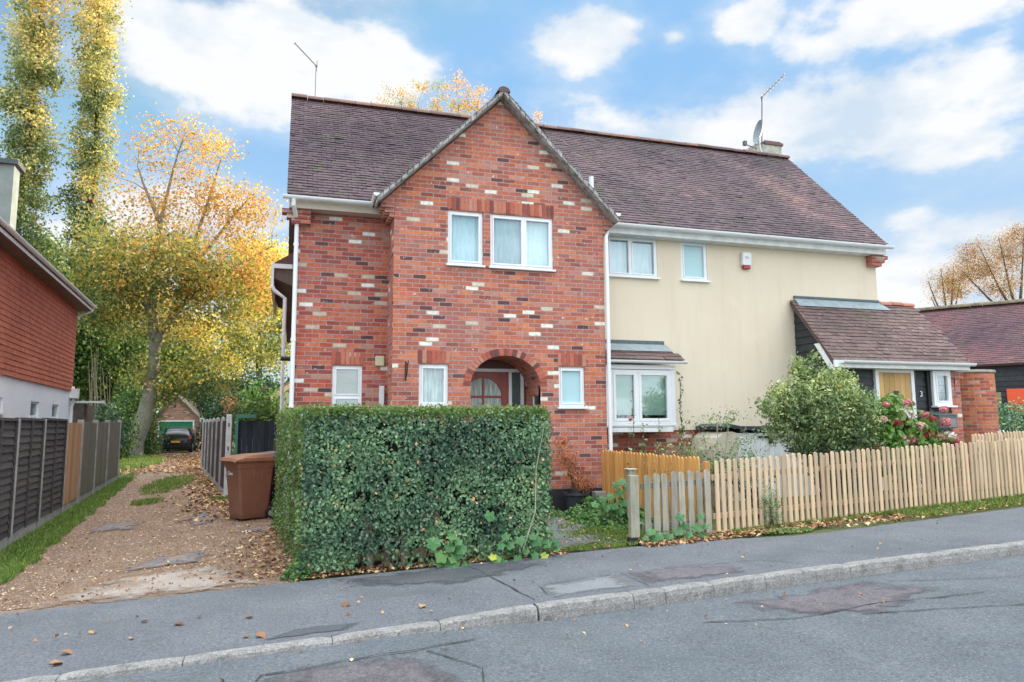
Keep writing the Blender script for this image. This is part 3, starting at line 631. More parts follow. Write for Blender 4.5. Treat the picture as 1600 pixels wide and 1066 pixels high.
def tiles(mm, O, U, D, Nn, w, l, inside=None, gauge=.1, tw=.165, jit=1.0, tfun=None):
    """plain tiles: O = eave corner, U along the eave, D up the slope"""
    O = Vector(O); U = Vector(U).normalized(); D = Vector(D).normalized(); Nn = Vector(Nn).normalized()
    for r in range(int(l/gauge)+1):
        v = r*gauge; off = (r % 2)*tw/2
        if v > l-.02: break
        for c in range(int(w/tw)+2):
            a = c*tw-off+random.uniform(-.004, .004); b = a+tw-.005
            a = max(a, 0); b = min(b, w)
            if b-a < .03: continue
            if inside and not inside((a+b)/2, v+gauge/2): continue
            dv = random.uniform(-.006, .006)*jit; v1 = min(v+gauge*1.15, l)
            h0 = .026+random.uniform(-.004, .006)*jit; tl = random.uniform(-.004, .004)*jit
            if random.random() < .02*jit: h0 += .008
            p = O+U*a+D*(v+dv); q = O+U*b+D*(v+dv); e = O+U*b+D*v1; f = O+U*a+D*v1
            vs = [p+Nn*(h0+tl), q+Nn*(h0-tl), e+Nn*.012, f+Nn*.012, p+Nn*(h0+tl-.017), q+Nn*(h0-tl-.017)]
            c0 = O+U*a+D*v; t = .5+.33*noise.noise(c0*.55)+.16*noise.noise(c0*2.3)+random.gauss(0, .10)
            if tfun: t = tfun(a, v, t)
            mm.mesh(vs, [(0, 1, 2, 3), (4, 5, 1, 0), (0, 3, 4), (1, 5, 2)], min(max(t, 0), 1))
def ridge_tiles(mm, A, B, r=.12, step=.33):
    A = Vector(A); B = Vector(B); L_ = (B-A).length; d = (B-A).normalized(); s_ = d.cross(Z_).normalized(); n = max(1, round(L_/step))
    for i in range(n):
        a = A+d*(L_*i/n+.004); b = A+d*(L_*(i+1)/n-.004); rr = r*random.uniform(.97, 1.03); dz = random.uniform(-.008, .008); vs = []
        for p in (a, b):
            for k in range(9):
                t = PI*k/8; vs.append(p+s_*math.cos(t)*rr+Z_*(math.sin(t)*rr*.85-.04+dz))
        fs = [(k, k+1, k+10, k+9) for k in range(8)]+[tuple(range(8, -1, -1)), tuple(range(9, 18))]
        mm.mesh(vs, fs, random.random())
def slab(mm, pts, N_, th):
    a = [Vector(p) for p in pts]; b = [p-Vector(N_).normalized()*th for p in a]; n = len(a)
    mm.mesh(a+b, [tuple(range(n)), tuple(range(2*n-1, n-1, -1))]+[(i, (i+1) % n, (i+1) % n+n, i+n) for i in range(n)])
def gutter(mm, A, B, r=.058):
    A = Vector(A); B = Vector(B); d = (B-A).normalized(); s_ = d.cross(Z_).normalized(); n = 8; vs = []
    for p in (A, B):
        for k in range(n+1): t = PI+PI*k/n; vs.append(p+s_*math.cos(t)*r+Z_*math.sin(t)*r)
        for k in range(n, -1, -1): t = PI+PI*k/n; vs.append(p+s_*math.cos(t)*(r-.006)+Z_*(math.sin(t)*(r-.006)+.002))
    m2 = 2*(n+1)
    mm.mesh(vs, [(k, (k+1) % m2, (k+1) % m2+m2, k+m2) for k in range(m2)]+[tuple(range(n+1)), tuple(range(m2, m2+n+1))])

# ================================================================== BRICK HOUSE (left half) and RENDERED HOUSE (right half)
YW, YG = 12.3, 11.7
EZ = 5.40                                     # roof plane: z = EZ + (Y-12)
def zr(y): return EZ+(y-12.0)
FR = ((0, 0, 0), X_, -Y_)                     # wall frame helper: u = X, n = -Y
bh = empty('brick_house', (2.7, 12, 0), 'red brick half of the pair of houses, with a pointed front gable and arched porch', 'house')
# -- left front wall
mm = M(); wall_cells(mm, (0, YW, 0), X_, -Y_, 0, 1.6, -.2, 5.36, [(.67, 1.16, 1.35, 2.62)])
mm.face([(0, 12.3, -.2), (0, 18.2, -.2), (0, 18.2, 5.35), (0, 15, 8.30), (0, 12.3, 5.62)])
mm.face([(0, 18.2, -.2), (12.1, 18.2, -.2), (12.1, 18.2, 5.3), (0, 18.2, 5.3)])
mm.build('wall', MT['brick_left'], bh)
# -- gable projection with arched opening
AX0, AX1, ASP, ACR = 2.89, 4.13, 2.27, 2.79
mm = M(); q = lambda x, z, y=YG: (x, y, z)
GH = [(2.49, 3.11, 4.33, 5.27), (3.24, 4.40, 4.33, 5.27), (2.02, 2.51, 1.92, 2.62), (4.47, 4.96, 1.92, 2.62), (AX0, AX1, -.2, 2.85)]
wall_cells(mm, (0, YG, 0), X_, -Y_, 1.58, 5.37, -.2, 5.30, GH, .10)
cx, rx_, rz_ = (AX0+AX1)/2, (AX1-AX0)/2, ACR-ASP; n = 20
arc = [(cx-rx_*math.cos(PI*k/n), ASP+rz_*math.sin(PI*k/n)) for k in range(n+1)]
for a, b in zip(arc, arc[1:]):
    mm.face([q(*a), q(*b), q(b[0], 2.85), q(a[0], 2.85)])
    mm.face([q(*a), q(*b), q(*b, 12.58), q(*a, 12.58)])
for xx in (AX0, AX1): mm.face([q(xx, -.2), q(xx, ASP), q(xx, ASP, 12.58), q(xx, -.2, 12.58)])
mm.face([q(1.36, 5.30), q(5.54, 5.30), q(3.43, 7.34)])
mm.face([(1.58, YG, -.2), (1.58, YW, -.2), (1.58, YW, 5.4), (1.58, YG, 5.4)])
mm.face([(5.37, YG, -.2), (5.37, YW, -.2), (5.37, YW, 5.4), (5.37, YG, 5.4)])
mm.face([(1.7, 12.58, 2.85), (5.2, 12.58, 2.85), (5.2, 11.8, 2.85), (1.7, 11.8, 2.85)])
mm.build('gable_wall', MT['brick'], bh)
# corbels (stepped bricks under the eaves)
def corbel(parent, x0, x1, side, z1, y0, y1, mtl='brick'):
    mm = M()
    for i in range(3):
        e = .075*(2-i)
        a, b = (x0-e, x1) if side < 0 else (x0, x1+e)
        mm.box(a, b, y0-.012*(2-i), y1, z1-.078*(i+1), z1-.078*i-.004)
    mm.build('corbel', MT[mtl], parent, bevel=.003)
corbel(bh, 1.50, 1.575, -1, 5.297, YG+.003, YG+.5); corbel(bh, 5.373, 5.42, 1, 5.297, YG+.003, YG+.5)
corbel(bh, -.06, .25, -1, 5.20, YW-.16, YW-.002, 'brick_left')
# soldier courses and arch ring: single bricks
def soldiers(parent, x0, x1, z0, h, y):
    mm = M(); n = round((x1-x0)/.075); w = (x1-x0)/n
    for i in range(n): mm.box(x0+i*w+.0065, x0+(i+1)*w-.0065, y-.006-random.uniform(0, .003), y+.03, z0, z0+h, random.random())
    mm.build('brick_lintel', MT['unit_brick'], parent, bevel=.002)
soldiers(bh, 2.48, 4.42, 5.285, .215, YG); soldiers(bh, 1.99, 2.54, 2.635, .215, YG); soldiers(bh, 4.45, 4.99, 2.635, .215, YG); soldiers(bh, .64, 1.19, 2.635, .215, YW)
mm = M(); m_n = 27
for k in range(m_n):
    t0, t1 = PI*(k+.07)/m_n, PI*(k+.93)/m_n; yv = YG-.008-random.uniform(0, .004)
    def ap(t, e): return (cx-(rx_+e)*math.cos(t), ASP+(rz_+e)*math.sin(t))
    poly = [ap(t0, .002), ap(t1, .002), ap(t1, .125), ap(t0, .125)]
    mm.prism(poly, 'y', yv, YG+.04, random.random() if random.random() > .2 else .02)
mm.build('arch_ring', MT['unit_brick'], bh, bevel=.002)
mm = M(); mm.box(1.56, 2.87, YG-.012, YG-.002, -.2, .56); mm.build('plinth', MT['tar'], bh); mm = M(); mm.box(4.16, 5.39, YG-.012, YG-.002, -.2, .52); mm.build('plinth', MT['tar'], bh)
# windows of the brick house
window(bh, (0, YG, 0), X_, -Y_, 2.49, 3.11, 4.33, 5.27, back='net_blue', label='single pane upstairs window with patterned net, left of the pair')
window(bh, (0, YG, 0), X_, -Y_, 3.24, 4.40, 4.33, 5.27, splits=(3.86,), back='net_blue', label='wider two light upstairs window')
window(bh, (0, YG, 0), X_, -Y_, 2.02, 2.51, 1.92, 2.62, back='net', label='small window with lace curtain left of the arch')
window(bh, (0, YG, 0), X_, -Y_, 4.47, 4.96, 1.92, 2.62, back='frosted', label='small bare window right of the arch')
window(bh, (0, YW, 0), X_, -Y_, .67, 1.16, 1.35, 2.62, transoms=(2.10,), back='blind_cream', sash=.02, label='tall narrow window with cream blind')
# porch recess: framed door and side light
DY = 12.55
mm = M()
for (a, b, c, d) in [(2.86, 4.09, 2.57, 2.63), (3.80, 3.86, .1, 2.57), (4.03, 4.09, .1, 2.57), (2.86, 2.90, .1, 2.57)]: mm.box(a, b, DY-.06, DY, c, d)
fr = mm.build('door_frame', MT['white'], bh, bevel=.004)
mm = M(); mm.face([(3.865, DY-.03, .1), (4.025, DY-.03, .1), (4.025, DY-.03, 2.56), (3.865, DY-.03, 2.56)]); mm.build('side_light', simple('dim_side_glass', (.10, .14, .14), .1), fr)
mm = M(); mm.box(4.092, 4.13, DY-.05, DY+.02, .1, 2.85); mm.box(2.86, 4.09, DY-.04, DY+.03, 2.635, 2.85); mm.build('porch_lining', simple('dark_brown_lining', (.15, .06, .055), .6), bh)
mm = M(); ox0, ox1, oz0, ocx, orr = 2.99, 3.67, 1.25, 3.33, .34
dcells = [(2.905, ox0, .12, 2.565), (ox1, 3.795, .12, 2.565), (ox0, ox1, .12, oz0)]
for (a, b, c, d) in dcells: mm.box(a, b, DY-.05, DY-.01, c, d)
n = 14; da = [(ocx-orr*math.cos(PI*k/n), 2.12+orr*math.sin(PI*k/n)) for k in range(n+1)]
for a, b in zip(da, da[1:]):
    mm.prism([a, b, (b[0], 2.565), (a[0], 2.565)], 'y', DY-.05, DY-.01)
mm.box(ocx-.02, ocx+.02, DY-.045, DY-.015, oz0, 2.45); mm.box(ox0, ox1, DY-.043, DY-.017, 2.10, 2.14)
dr = mm.build('front_door', MT['red_door'], bh, bevel=.003)
mm = M(); mm.face([(ox0, DY-.025, oz0), (ox1, DY-.025, oz0)]+[(p[0], DY-.025, p[1]) for p in reversed(da)]); mm.build('door_pane', MT['net'], dr)
mm = M(); mm.tube([(3.72, DY-.10, 1.88), (3.72, DY-.05, 1.88)], .022, 10); mm.build('door_knob', MT['black'], dr)
# -- roof of the brick house
mm = M(); S2 = math.sqrt(.5); vs_l = math.hypot(3.0, 3.0)
in_gable = lambda u, v: True
for (a, b) in ((-.13, 5.4),):
    slab(mm, [(a, 12.0, EZ), (b, 12.0, EZ), (b, 15.02, EZ+3.02), (a, 15.02, EZ+3.02)], (0, -S2, S2), .05)
    slab(mm, [(a, 18.4, EZ-.4), (b, 18.4, EZ-.4), (b, 15.02, EZ+3.02), (a, 15.02, EZ+3.02)], (0, S2, S2), .05)
rf = mm.build('roof', simple('roof_underlay', (.10, .07, .06), .9), bh)
mm = M(); tiles(mm, (-.14, 11.99, EZ), X_, (0, 1, 1), (0, -1, 1), 5.54, 4.24, tfun=lambda a, v, t: t*.9)
mm.build('roof_tiles', MT['tile'], rf)
mm = M(); ridge_tiles(mm, (-.15, 15.01, 8.46), (5.4, 15.01, 8.46)); mm.build('ridge', MT['ridge'], rf)
# gable roof
GL, GR_, GA = (1.27, 5.30), (5.58, 5.30), (3.43, 7.43)
mm = M()
for E_, sgn in ((GL, -1), (GR_, 1)):
    dx, dz = GA[0]-E_[0], GA[1]-E_[1]; Ln = math.hypot(dx, dz); U_ = Vector((dx/Ln, 0, dz/Ln)); Nn = Vector((-dz/Ln*(-sgn)*-1, 0, abs(dx)/Ln)) if 0 else Vector((sgn*dz/Ln, 0, abs(dx)/Ln))
    slab(mm, [(E_[0], 11.5, E_[1]), (GA[0], 11.5, GA[1]), (GA[0], 14.25, GA[1]), (E_[0], 12.0, E_[1]+.02)], Nn, .05)
gr = mm.build('gable_roof', MT['verge'], bh)
mm = M()
for E_, sgn in ((GL, -1), (GR_, 1)):
    dx, dz = GA[0]-E_[0], GA[1]-E_[1]; Ln = math.hypot(dx, dz); D_ = Vector((dx, 0, dz)).normalized(); Nn = Vector((sgn*dz/Ln, 0, abs(dx)/Ln))
    tiles(mm, (E_[0], 11.46, E_[1]), Y_, D_, Nn, 2.9, Ln, inside=lambda u, v: 11.46+u < 12.1+v*.72)
mm.build('roof_tiles', MT['tile'], gr)
mm = M(); ridge_tiles(mm, (GA[0], 11.45, GA[1]+.02), (GA[0], 14.3, GA[1]+.02), .115); mm.build('ridge', MT['ridge'], gr)
mm = M()       # mortared verge strips, rough edge
for E_, sgn in ((GL, -1), (GR_, 1)):
    dx, dz = GA[0]-E_[0], GA[1]-E_[1]; n = 22
    for i in range(n):
        a, b = i/n, (i+1)/n-.004
        p = [(E_[0]+dx*t, E_[1]+dz*t) for t in (a, b)]; w = .052+random.uniform(-.010, .014)
        mm.prism([(p[0][0], p[0][1]+.035), (p[1][0], p[1][1]+.035), (p[1][0], p[1][1]-w), (p[0][0], p[0][1]-w)], 'y', 11.47-random.uniform(0, .012), 11.72)
mm.build('verge', MT['verge'], bh)
# gutters and pipes of the brick house
mm = M(); gutter(mm, (-.20, 11.93, 5.36), (1.25, 11.93, 5.36)); gutter(mm, (1.27, 11.95, 5.37), (1.27, 11.50, 5.40)); mm.build('gutter', MT['white'], bh)
mm = M(); gutter(mm, (5.60, 11.52, 5.42), (5.60, 11.95, 5.36)); mm.build('gutter', MT['white'], bh)
mm = M(); mm.box(-.10, 1.44, 12.05, 12.08, 5.20, 5.34); mm.box(-.10, 1.44, 12.08, 12.29, 5.20, 5.215); mm.build('fascia', MT['cream_board'], bh)
mm = M(); mm.tube([(-.03, 11.93, 5.33), (-.03, 11.95, 5.22), (.03, 12.22, 5.02), (.03, 12.23, 2.6), (.03, 12.23, 0)], .036, 12)
for z in (4.6, 3.0, 1.9): mm.tube([(.03, 12.23, z), (.03, 12.23, z+.05)], .045, 12)
mm.build('drainpipe', MT['white'], bh, smooth=False)
mm = M(); mm.tube([(5.50, 11.80, 5.30), (5.50, 11.80, 5.12), (5.44, 11.72, 5.02), (5.42, 11.67, 4.9), (5.42, 11.67, .3)], .035, 12); mm.build('drainpipe', MT['white'], bh)
mm = M(); mm.box(1.44, 1.52, 12.20, 12.29, .2, 2.28); mm.build('pipe_casing', MT['white_old'], bh, bevel=.005)
# rear wing with its eave on the left side
mm = M(); mm.box(0, 5.2, 18.21, 32.0, -.2, 5.2); mm.build('rear_wing_sun_block', MT['brick_left'], bh)  # unseen length added to keep the sun off the tile-hung house
mm = M(); mm.prism([(-.2, 5.2), (2.6, 7.5), (5.4, 5.2)], 'y', 17.0, 32.2); mm.build('rear_wing_roof_sun_block', MT['tile_barn'], bh)  # roof over the added length, also there to block the sun
mm = M(); mm.prism([(-.40, 4.88), (0, 4.72), (0, 5.2), (-.40, 5.2)], 'y', 16.5, 20.5); mm.build('rear_eave', simple('brown_soffit', (.16, .12, .10), .8), bh)
mm = M(); mm.prism([(-.44, 5.2), (.02, 5.2), (.02, 5.5)], 'y', 16.45, 20.5); mm.build('rear_roof_edge', MT['tile_barn'], bh)
mm = M(); mm.box(-.47, -.41, 16.44, 20.5, 4.66, 5.22); mm.box(-.41, -.02, 16.44, 16.49, 5.1, 5.2); mm.tube([(-.44, 16.42, 4.68), (-.38, 16.42, 4.58), (-.16, 16.42, 4.42), (-.16, 16.42, .2)], .045, 10); mm.build('rear_gutter', MT['white'], bh)
mm = M(); mm.tube([(0, 15.45, 3.0), (-.2, 15.45, 3.0)], .05, 10); mm.build('flue_terminal', MT['black'], bh)
mm = M(); mm.tube([(5.62, 12.75, 5.9), (5.62, 12.75, 6.52)], .05, 12); mm.build('vent_pipe', MT['white'], bh)

# ------------------------------------------------------------ rendered house
rh = empty('rendered_house', (8.7, 12, 0), 'cream rendered half of the pair of houses, with bay window and boarded side porch', 'house')
mm = M(); wall_cells(mm, (0, YW, 0), X_, -Y_, 5.39, 12.1, 1.5, 5.30, [(5.72, 6.79, 4.44, 5.22), (7.32, 7.90, 4.44, 5.22)], .06)
mm.face([(12.1, 12.3, 1.5), (12.1, 18.2, 1.5), (12.1, 18.2, 5.35), (12.1, 15, 8.30), (12.1, 12.3, 5.62)])
mm.face([(5.39, YW, 1.5), (12.1, YW, 1.5), (12.1, YW+.04, 1.5), (5.39, YW+.04, 1.5)])
mm.build('wall', MT['render'], rh)
mm = M(); mm.face([(5.39, YW+.03, -.2), (12.08, YW+.03, -.2), (12.08, YW+.03, 1.5), (5.39, YW+.03, 1.5)]); mm.face([(12.08, YW+.03, -.2), (12.08, 18.2, -.2), (12.08, 18.2, 1.5), (12.08, YW+.03, 1.5)]); mm.build('brick_base', MT['brick_left'], rh)
window(rh, (0, YW, 0), X_, -Y_, 5.72, 6.79, 4.44, 5.22, splits=(6.22,), back='net_blue', rec=.01, sillw=.07, label='two light upstairs window beside the brick gable')
window(rh, (0, YW, 0), X_, -Y_, 7.32, 7.90, 4.44, 5.22, back='frosted', rec=.01, sillw=.07, label='single pane upstairs window')
corbel(rh, 11.85, 12.12, 1, 5.20, YW-.16, YW-.002, 'brick_left')
mm = M(); slab(mm, [(5.402, 12.0, EZ), (12.14, 12.0, EZ), (12.14, 15.02, EZ+3.02), (5.402, 15.02, EZ+3.02)], (0, -S2, S2), .05); slab(mm, [(5.402, 18.4, EZ-.4), (12.14, 18.4, EZ-.4), (12.14, 15.02, EZ+3.02), (5.402, 15.02, EZ+3.02)], (0, S2, S2), .05)
rf2 = mm.build('roof', simple('roof_underlay_right', (.10, .07, .06), .9), rh)
mm = M(); tiles(mm, (5.41, 11.99, EZ), X_, (0, 1, 1), (0, -1, 1), 6.75, 4.24, tfun=lambda a, v, t: t+.35*max(0, 1-abs((a-5.2-(2-v)*.35))/.7)*(1 if v > .6 else .4))  # lighter slanting band of tiles paints the glare on this slope
mm.build('roof_tiles', MT['tile_right'], rf2)
mm = M(); ridge_tiles(mm, (5.42, 15.01, 8.46), (12.15, 15.01, 8.46)); mm.build('ridge', MT['ridge'], rf2)
mm = M(); mm.box(11.22, 11.98, 15.0, 15.6, 8.0, 8.74); ch = mm.build('chimney', simple('lichened_chimney_render', (.50, .50, .42), .9, .2, 8, .5), rf2)
mm = M(); mm.box(11.45, 12.02, 14.97, 15.65, 8.742, 8.82); mm.box(11.50, 11.98, 15.02, 15.6, 8.82, 8.87); mm.build('chimney_cap', MT['ridge_red'], ch, bevel=.01) if False else mm.build('chimney_cap', MT['ridge'], rf2, bevel=.01)
mm = M(); gutter(mm, (5.62, 11.93, 5.36), (12.22, 11.93, 5.36), .062); mm.build('gutter', MT['white'], rh)
mm = M(); mm.box(5.45, 12.15, 12.04, 12.07, 5.20, 5.36); mm.box(5.45, 12.15, 12.07, 12.295, 5.20, 5.215); mm.build('fascia', MT['white_old'], rh)
# bay window
bay = M(); bay.box(5.46, 5.56, 11.92, 12.29, 1.60, 2.70); bay.box(6.80, 6.88, 11.92, 12.29, 1.60, 2.70); bay.box(5.46, 6.88, 11.90, 12.29, 2.62, 2.70); bay.box(5.44, 6.90, 11.90, 12.29, 1.56, 1.62)
b0 = bay.build('bay', MT['white'], rh, bevel=.004)
window(rh, (0, 11.92, 0), X_, -Y_, 5.56, 6.80, 1.62, 2.61, splits=(6.10,), back='blind', rec=.0, fw=.05, sash=.05, blind_z=1.78, label='two light bay window with pale green blinds')
mm = M(); mm.box(5.50, 6.78, 11.86, 12.28, 1.47, 1.55); mm.build('bay_sill_board', MT['white_old'], rh, bevel=.005)
mm = M(); slab(mm, [(5.42, 11.80, 2.78), (7.0, 11.80, 2.78), (6.86, 12.28, 3.10), (5.42, 12.28, 3.10)], (0, -.55, .83), .04); br = mm.build('bay_roof', MT['tile_porch'], rh)
mm = M(); L_ = math.hypot(.48, .32); tiles(mm, (5.42, 11.80, 2.785), X_, (0, .48, .32), (0, -.55, .83), 1.6, .34, inside=lambda u, v: u < 1.6-v*.3, gauge=.125, tw=.3); mm.build('roof_tiles', MT['tile_porch'], br)
mm = M(); mm.mesh([(5.42, 12.02, 2.975), (6.93, 12.02, 2.975), (6.90, 12.27, 3.13), (5.42, 12.27, 3.13), (5.42, 12.285, 3.14), (6.88, 12.285, 3.14)], [(0, 1, 2, 3), (3, 2, 5, 4)]); mm.build('flashing', MT['lead'], br)
mm = M(); mm.box(5.44, 6.87, 12.27, 12.295, 3.12, 3.20); mm.build('flashing_strip', MT['lead_dark'], br)
mm = M(); gutter(mm, (5.42, 11.78, 2.77), (7.05, 11.78, 2.77), .05); mm.build('bay_gutter', MT['white'], rh)
# porch (lean-to)
PY = 11.35; PSL = Vector((0, 1.15, 1.36))
pdir = Vector((0, 12.28-11.13, 4.13-2.78)); pn = Vector((0, -pdir.z, pdir.y)); plen = pdir.length
mm = M(); slab(mm, [(9.83, 11.13, 2.78), (13.15, 11.13, 2.78), (13.0, 12.3, 4.13), (9.83, 12.3, 4.13)], pn, .05)
slab(mm, [(12.0, 13.6, 2.8), (13.15, 13.6, 2.8), (13.0, 12.3, 4.13), (12.12, 12.3, 4.13)], (0, .7, .7), .05)
pr = mm.build('porch_roof', MT['tile_porch'], rh)
mm = M(); tiles(mm, (9.80, 11.12, 2.785), X_, pdir, pn, 3.37, plen, inside=lambda u, v: u < 3.38-v*.08); mm.build('roof_tiles', MT['tile_porch'], pr)
mm = M(); ridge_tiles(mm, (12.12, 12.33, 4.19), (13.05, 12.33, 4.19), .10); mm.build('ridge', MT['ridge_red'], pr)
mm = M(); O_ = Vector((9.9, 12.08, 3.93)); mm.mesh([(9.92, 12.12, 4.01), (12.26, 12.12, 4.01), (12.12, 12.285, 4.20), (9.92, 12.285, 4.20)], [(0, 1, 2, 3)]); mm.build('flashing', MT['lead'], pr)
mm = M(); mm.box(9.92, 12.1, 12.26, 12.295, 4.195, 4.24); mm.build('flashing_strip', MT['lead_dark'], pr)
def wboards(parent, O, U, Nn, u0, u1, z0, z1, topf=None, h=.15, mtl='blackboard', name='weatherboard'):
    mm = M(); z = z0; O = Vector(O); U = Vector(U); Nn = Vector(Nn)
    while z < z1-.01:
        zt = min(z+h, z1); a, b = u0, u1
        if topf: a, b, a2, b2 = topf(z, zt)
        else: a2, b2 = a, b
        p = lambda u, zz, n: O+U*u+Nn*n+Z_*zz; t = random.random()
        mm.mesh([p(a, z, .03), p(b, z, .03), p(b2, zt, .012), p(a2, zt, .012), p(a, z, .008), p(b, z, .008)], [(0, 1, 2, 3), (4, 5, 1, 0)], t); z = zt
    return mm.build(name, MT[mtl], parent, fixn=False)
# left cheek (faces -X): u = Y
def cheek(z, zt):
    f = lambda zz: 11.2+max(0, (zz-2.80))*(1.15/1.35)
    return (f(z), 12.29, f(zt), 12.29)
wboards(rh, (9.93, 0, 0), Y_, -X_, 11.2, 12.29, .2, 4.08, topf=cheek)
mm = M(); mm.face([(9.94, 11.36, .1), (9.94, 12.29, .1), (9.94, 12.29, 4.1), (9.94, 11.3, 2.85)]); mm.face([(12.95, 11.4, .1), (12.95, 13.4, .1), (12.95, 13.4, 2.9), (12.95, 12.3, 4.05), (12.95, 11.3, 2.85)]); mm.face([(9.94, 11.45, .1), (12.95, 11.45, .1), (12.95, 11.45, 2.85), (9.94, 11.45, 2.85)]); mm.build('porch_wall', MT['blackboard'], rh)
mm = M(); mm.prism([(11.10, 2.62), (11.22, 2.62), (11.62, 3.16), (11.5, 3.16)], 'x', 9.80, 9.828); mm.build('bargeboard', MT['white'], rh)
mm = M(); mm.box(9.80, 13.12, 11.09, 11.125, 2.66, 2.80); mm.box(9.95, 13.0, 11.125, 11.36, 2.655, 2.67); mm.build('porch_fascia', MT['white_old'], rh)
mm = M(); gutter(mm, (9.95, 11.05, 2.79), (13.2, 11.05, 2.79), .055); mm.build('porch_gutter', MT['white'], rh)
wboards(rh, (0, PY+.06, 0), X_, -Y_, 10.0, 10.98, .1, 2.655); wboards(rh, (0, PY+.06, 0), X_, -Y_, 11.92, 12.80, .1, 2.655)
mm = M(); mm.box(10.97, 11.05, PY-.02, PY+.06, .2, 2.655); mm.box(11.85, 11.93, PY-.02, PY+.06, .2, 2.655); mm.box(11.05, 11.85, PY-.02, PY+.06, 2.60, 2.655); mm.build('porch_door_frame', MT['white'], rh, bevel=.003)
mm = M(); mm.box(11.95, 11.99, PY-.01, PY+.03, .2, 2.65); mm.box(12.27, 12.33, PY-.01, PY+.03, 1.7, 2.65); mm.build('corner_batten', MT['black'], rh)
mm = M()
for i in range(6): mm.box(11.055+i*.1317, 11.055+(i+1)*.1317-.004, PY, PY+.04, .25, 2.595, random.random())
pd = mm.build('porch_door', WOOD['door'], rh, bevel=.004)
mm = M(); mm.box(11.40, 11.53, PY-.012, PY-.001, 2.02, 2.24); mm.build('door_grille', MT['black'], pd, bevel=.004)
window(rh, (0, PY-.05, 0), X_, -Y_, 12.34, 12.80, 1.95, 2.65, back='net', rec=-.03, fw=.07, sash=.03, sillw=.12, label='small white framed porch window with net curtain')
mm = M(); mm.box(12.82, 13.10, PY-.02, PY+.35, .1, 2.64); mm.box(12.80, 13.16, PY-.05, PY+.38, 2.50, 2.645); mm.build('porch_pier', MT['brick'], rh)
# house number, read off the boards beside the door
def text_part(name, s_, size, loc, rot, mtl, parent, ext=.002):
    cu = bpy.data.curves.new(name, 'FONT'); cu.body = s_; cu.size = size; cu.extrude = ext; cu.align_x = 'CENTER'; cu.align_y = 'CENTER'
    t = bpy.data.objects.new(name, cu); COL.objects.link(t); bpy.context.view_layer.update()
    me = bpy.data.meshes.new_from_object(t.evaluated_get(bpy.context.evaluated_depsgraph_get())); bpy.data.objects.remove(t)
    me.materials.clear(); me.materials.append(mtl)
    o = bpy.data.objects.new(name, me); COL.objects.link(o)
    if parent: o.parent = parent; o.location = Vector(loc)-wloc(parent)
    else: o.location = loc
    o.rotation_euler = rot; return o
text_part('house_number', '3', .16, (12.12, PY+.02, 2.18), (PI/2, 0, 0), MT['white'], rh)

# ------------------------------------------------------------ things on and by the houses
a = M(); a.box(8.68, 8.89, YW-.09, YW-.002, 4.80, 5.07); ab = a.build('alarm_box', simple('alarm_casing', (.80, .82, .84), .3), None, bevel=.015); tag(ab, 'white burglar alarm box with a red base high on the cream wall', 'alarm box')
a = M(); a.box(8.70, 8.87, YW-.08, YW-.01, 4.73, 4.797); a.build('red_lens', simple('red_lens', (.45, .01, .02), .2), ab, bevel=.015)
a = M(); a.box(8.735, 8.835, YW-.0925, YW-.0905, 4.94, 4.955); a.box(8.735, 8.82, YW-.0925, YW-.0905, 4.965, 4.98); a.build('marking', simple('pale_blue_ink', (.35, .48, .62), .5), ab)
a = M(); a.box(1.37, 1.52, YW-.05, YW-.002, 2.62, 2.79); o = a.build('meter_box', simple('cream_meter_box', (.62, .56, .36), .5), None, bevel=.01); tag(o, 'small cream wall box on the brickwork beside the gable corner', 'wall box')
a = M(); a.tube([(1.80, YG, 2.62), (1.80, YG-.26, 2.60)], .009, 6); a.tube([(1.80, YG-.01, 2.36), (1.80, YG-.13, 2.44), (1.80, YG-.22, 2.59)], .008, 6); a.tube([(1.80, YG-.012, 2.34), (1.80, YG-.012, 2.66)], .012, 6); a.tube([(1.80, YG-.26, 2.60), (1.80, YG-.28, 2.63), (1.80, YG-.25, 2.65)], .008, 6)
tag(a.build('hanging_bracket', MT['black'], None), 'black iron hanging basket bracket on the brick gable', 'bracket')
a = M(); a.box(4.02, 4.13, 11.86, 11.93, 1.95, 2.12) if 0 else a.box(4.07, 4.128, 11.80, 11.90, 1.93, 2.12); o = a.build('wall_lamp', MT['black'], None, bevel=.01); tag(o, 'small black lamp on the right side of the arched porch', 'lamp')
a = M(); a.tube([(4.06, 11.85, 1.95), (4.06, 11.85, 2.10)], .02, 8); a.build('lamp_glass', simple('grey_lamp_glass', (.35, .35, .36), .1), o)
mb = M(); mb.box(12.16, 12.60, 11.02, 11.30, 1.50, 1.75); mb.prism([(11.0, 1.75), (11.30, 1.83), (11.30, 1.75)], 'x', 12.14, 12.62)
o = mb.build('letter_box', simple('grey_green_metal', (.10, .125, .135), .4, .1, 8), None, bevel=.008); tag(o, 'dark grey metal letter box on the wall below the porch window', 'letter box')
mb = M(); mb.box(12.22, 12.56, 11.008, 11.018, 1.52, 1.68); mb.build('letter_box_door', simple('paler_grey_metal', (.20, .235, .25), .4, .1, 8), o, bevel=.003)
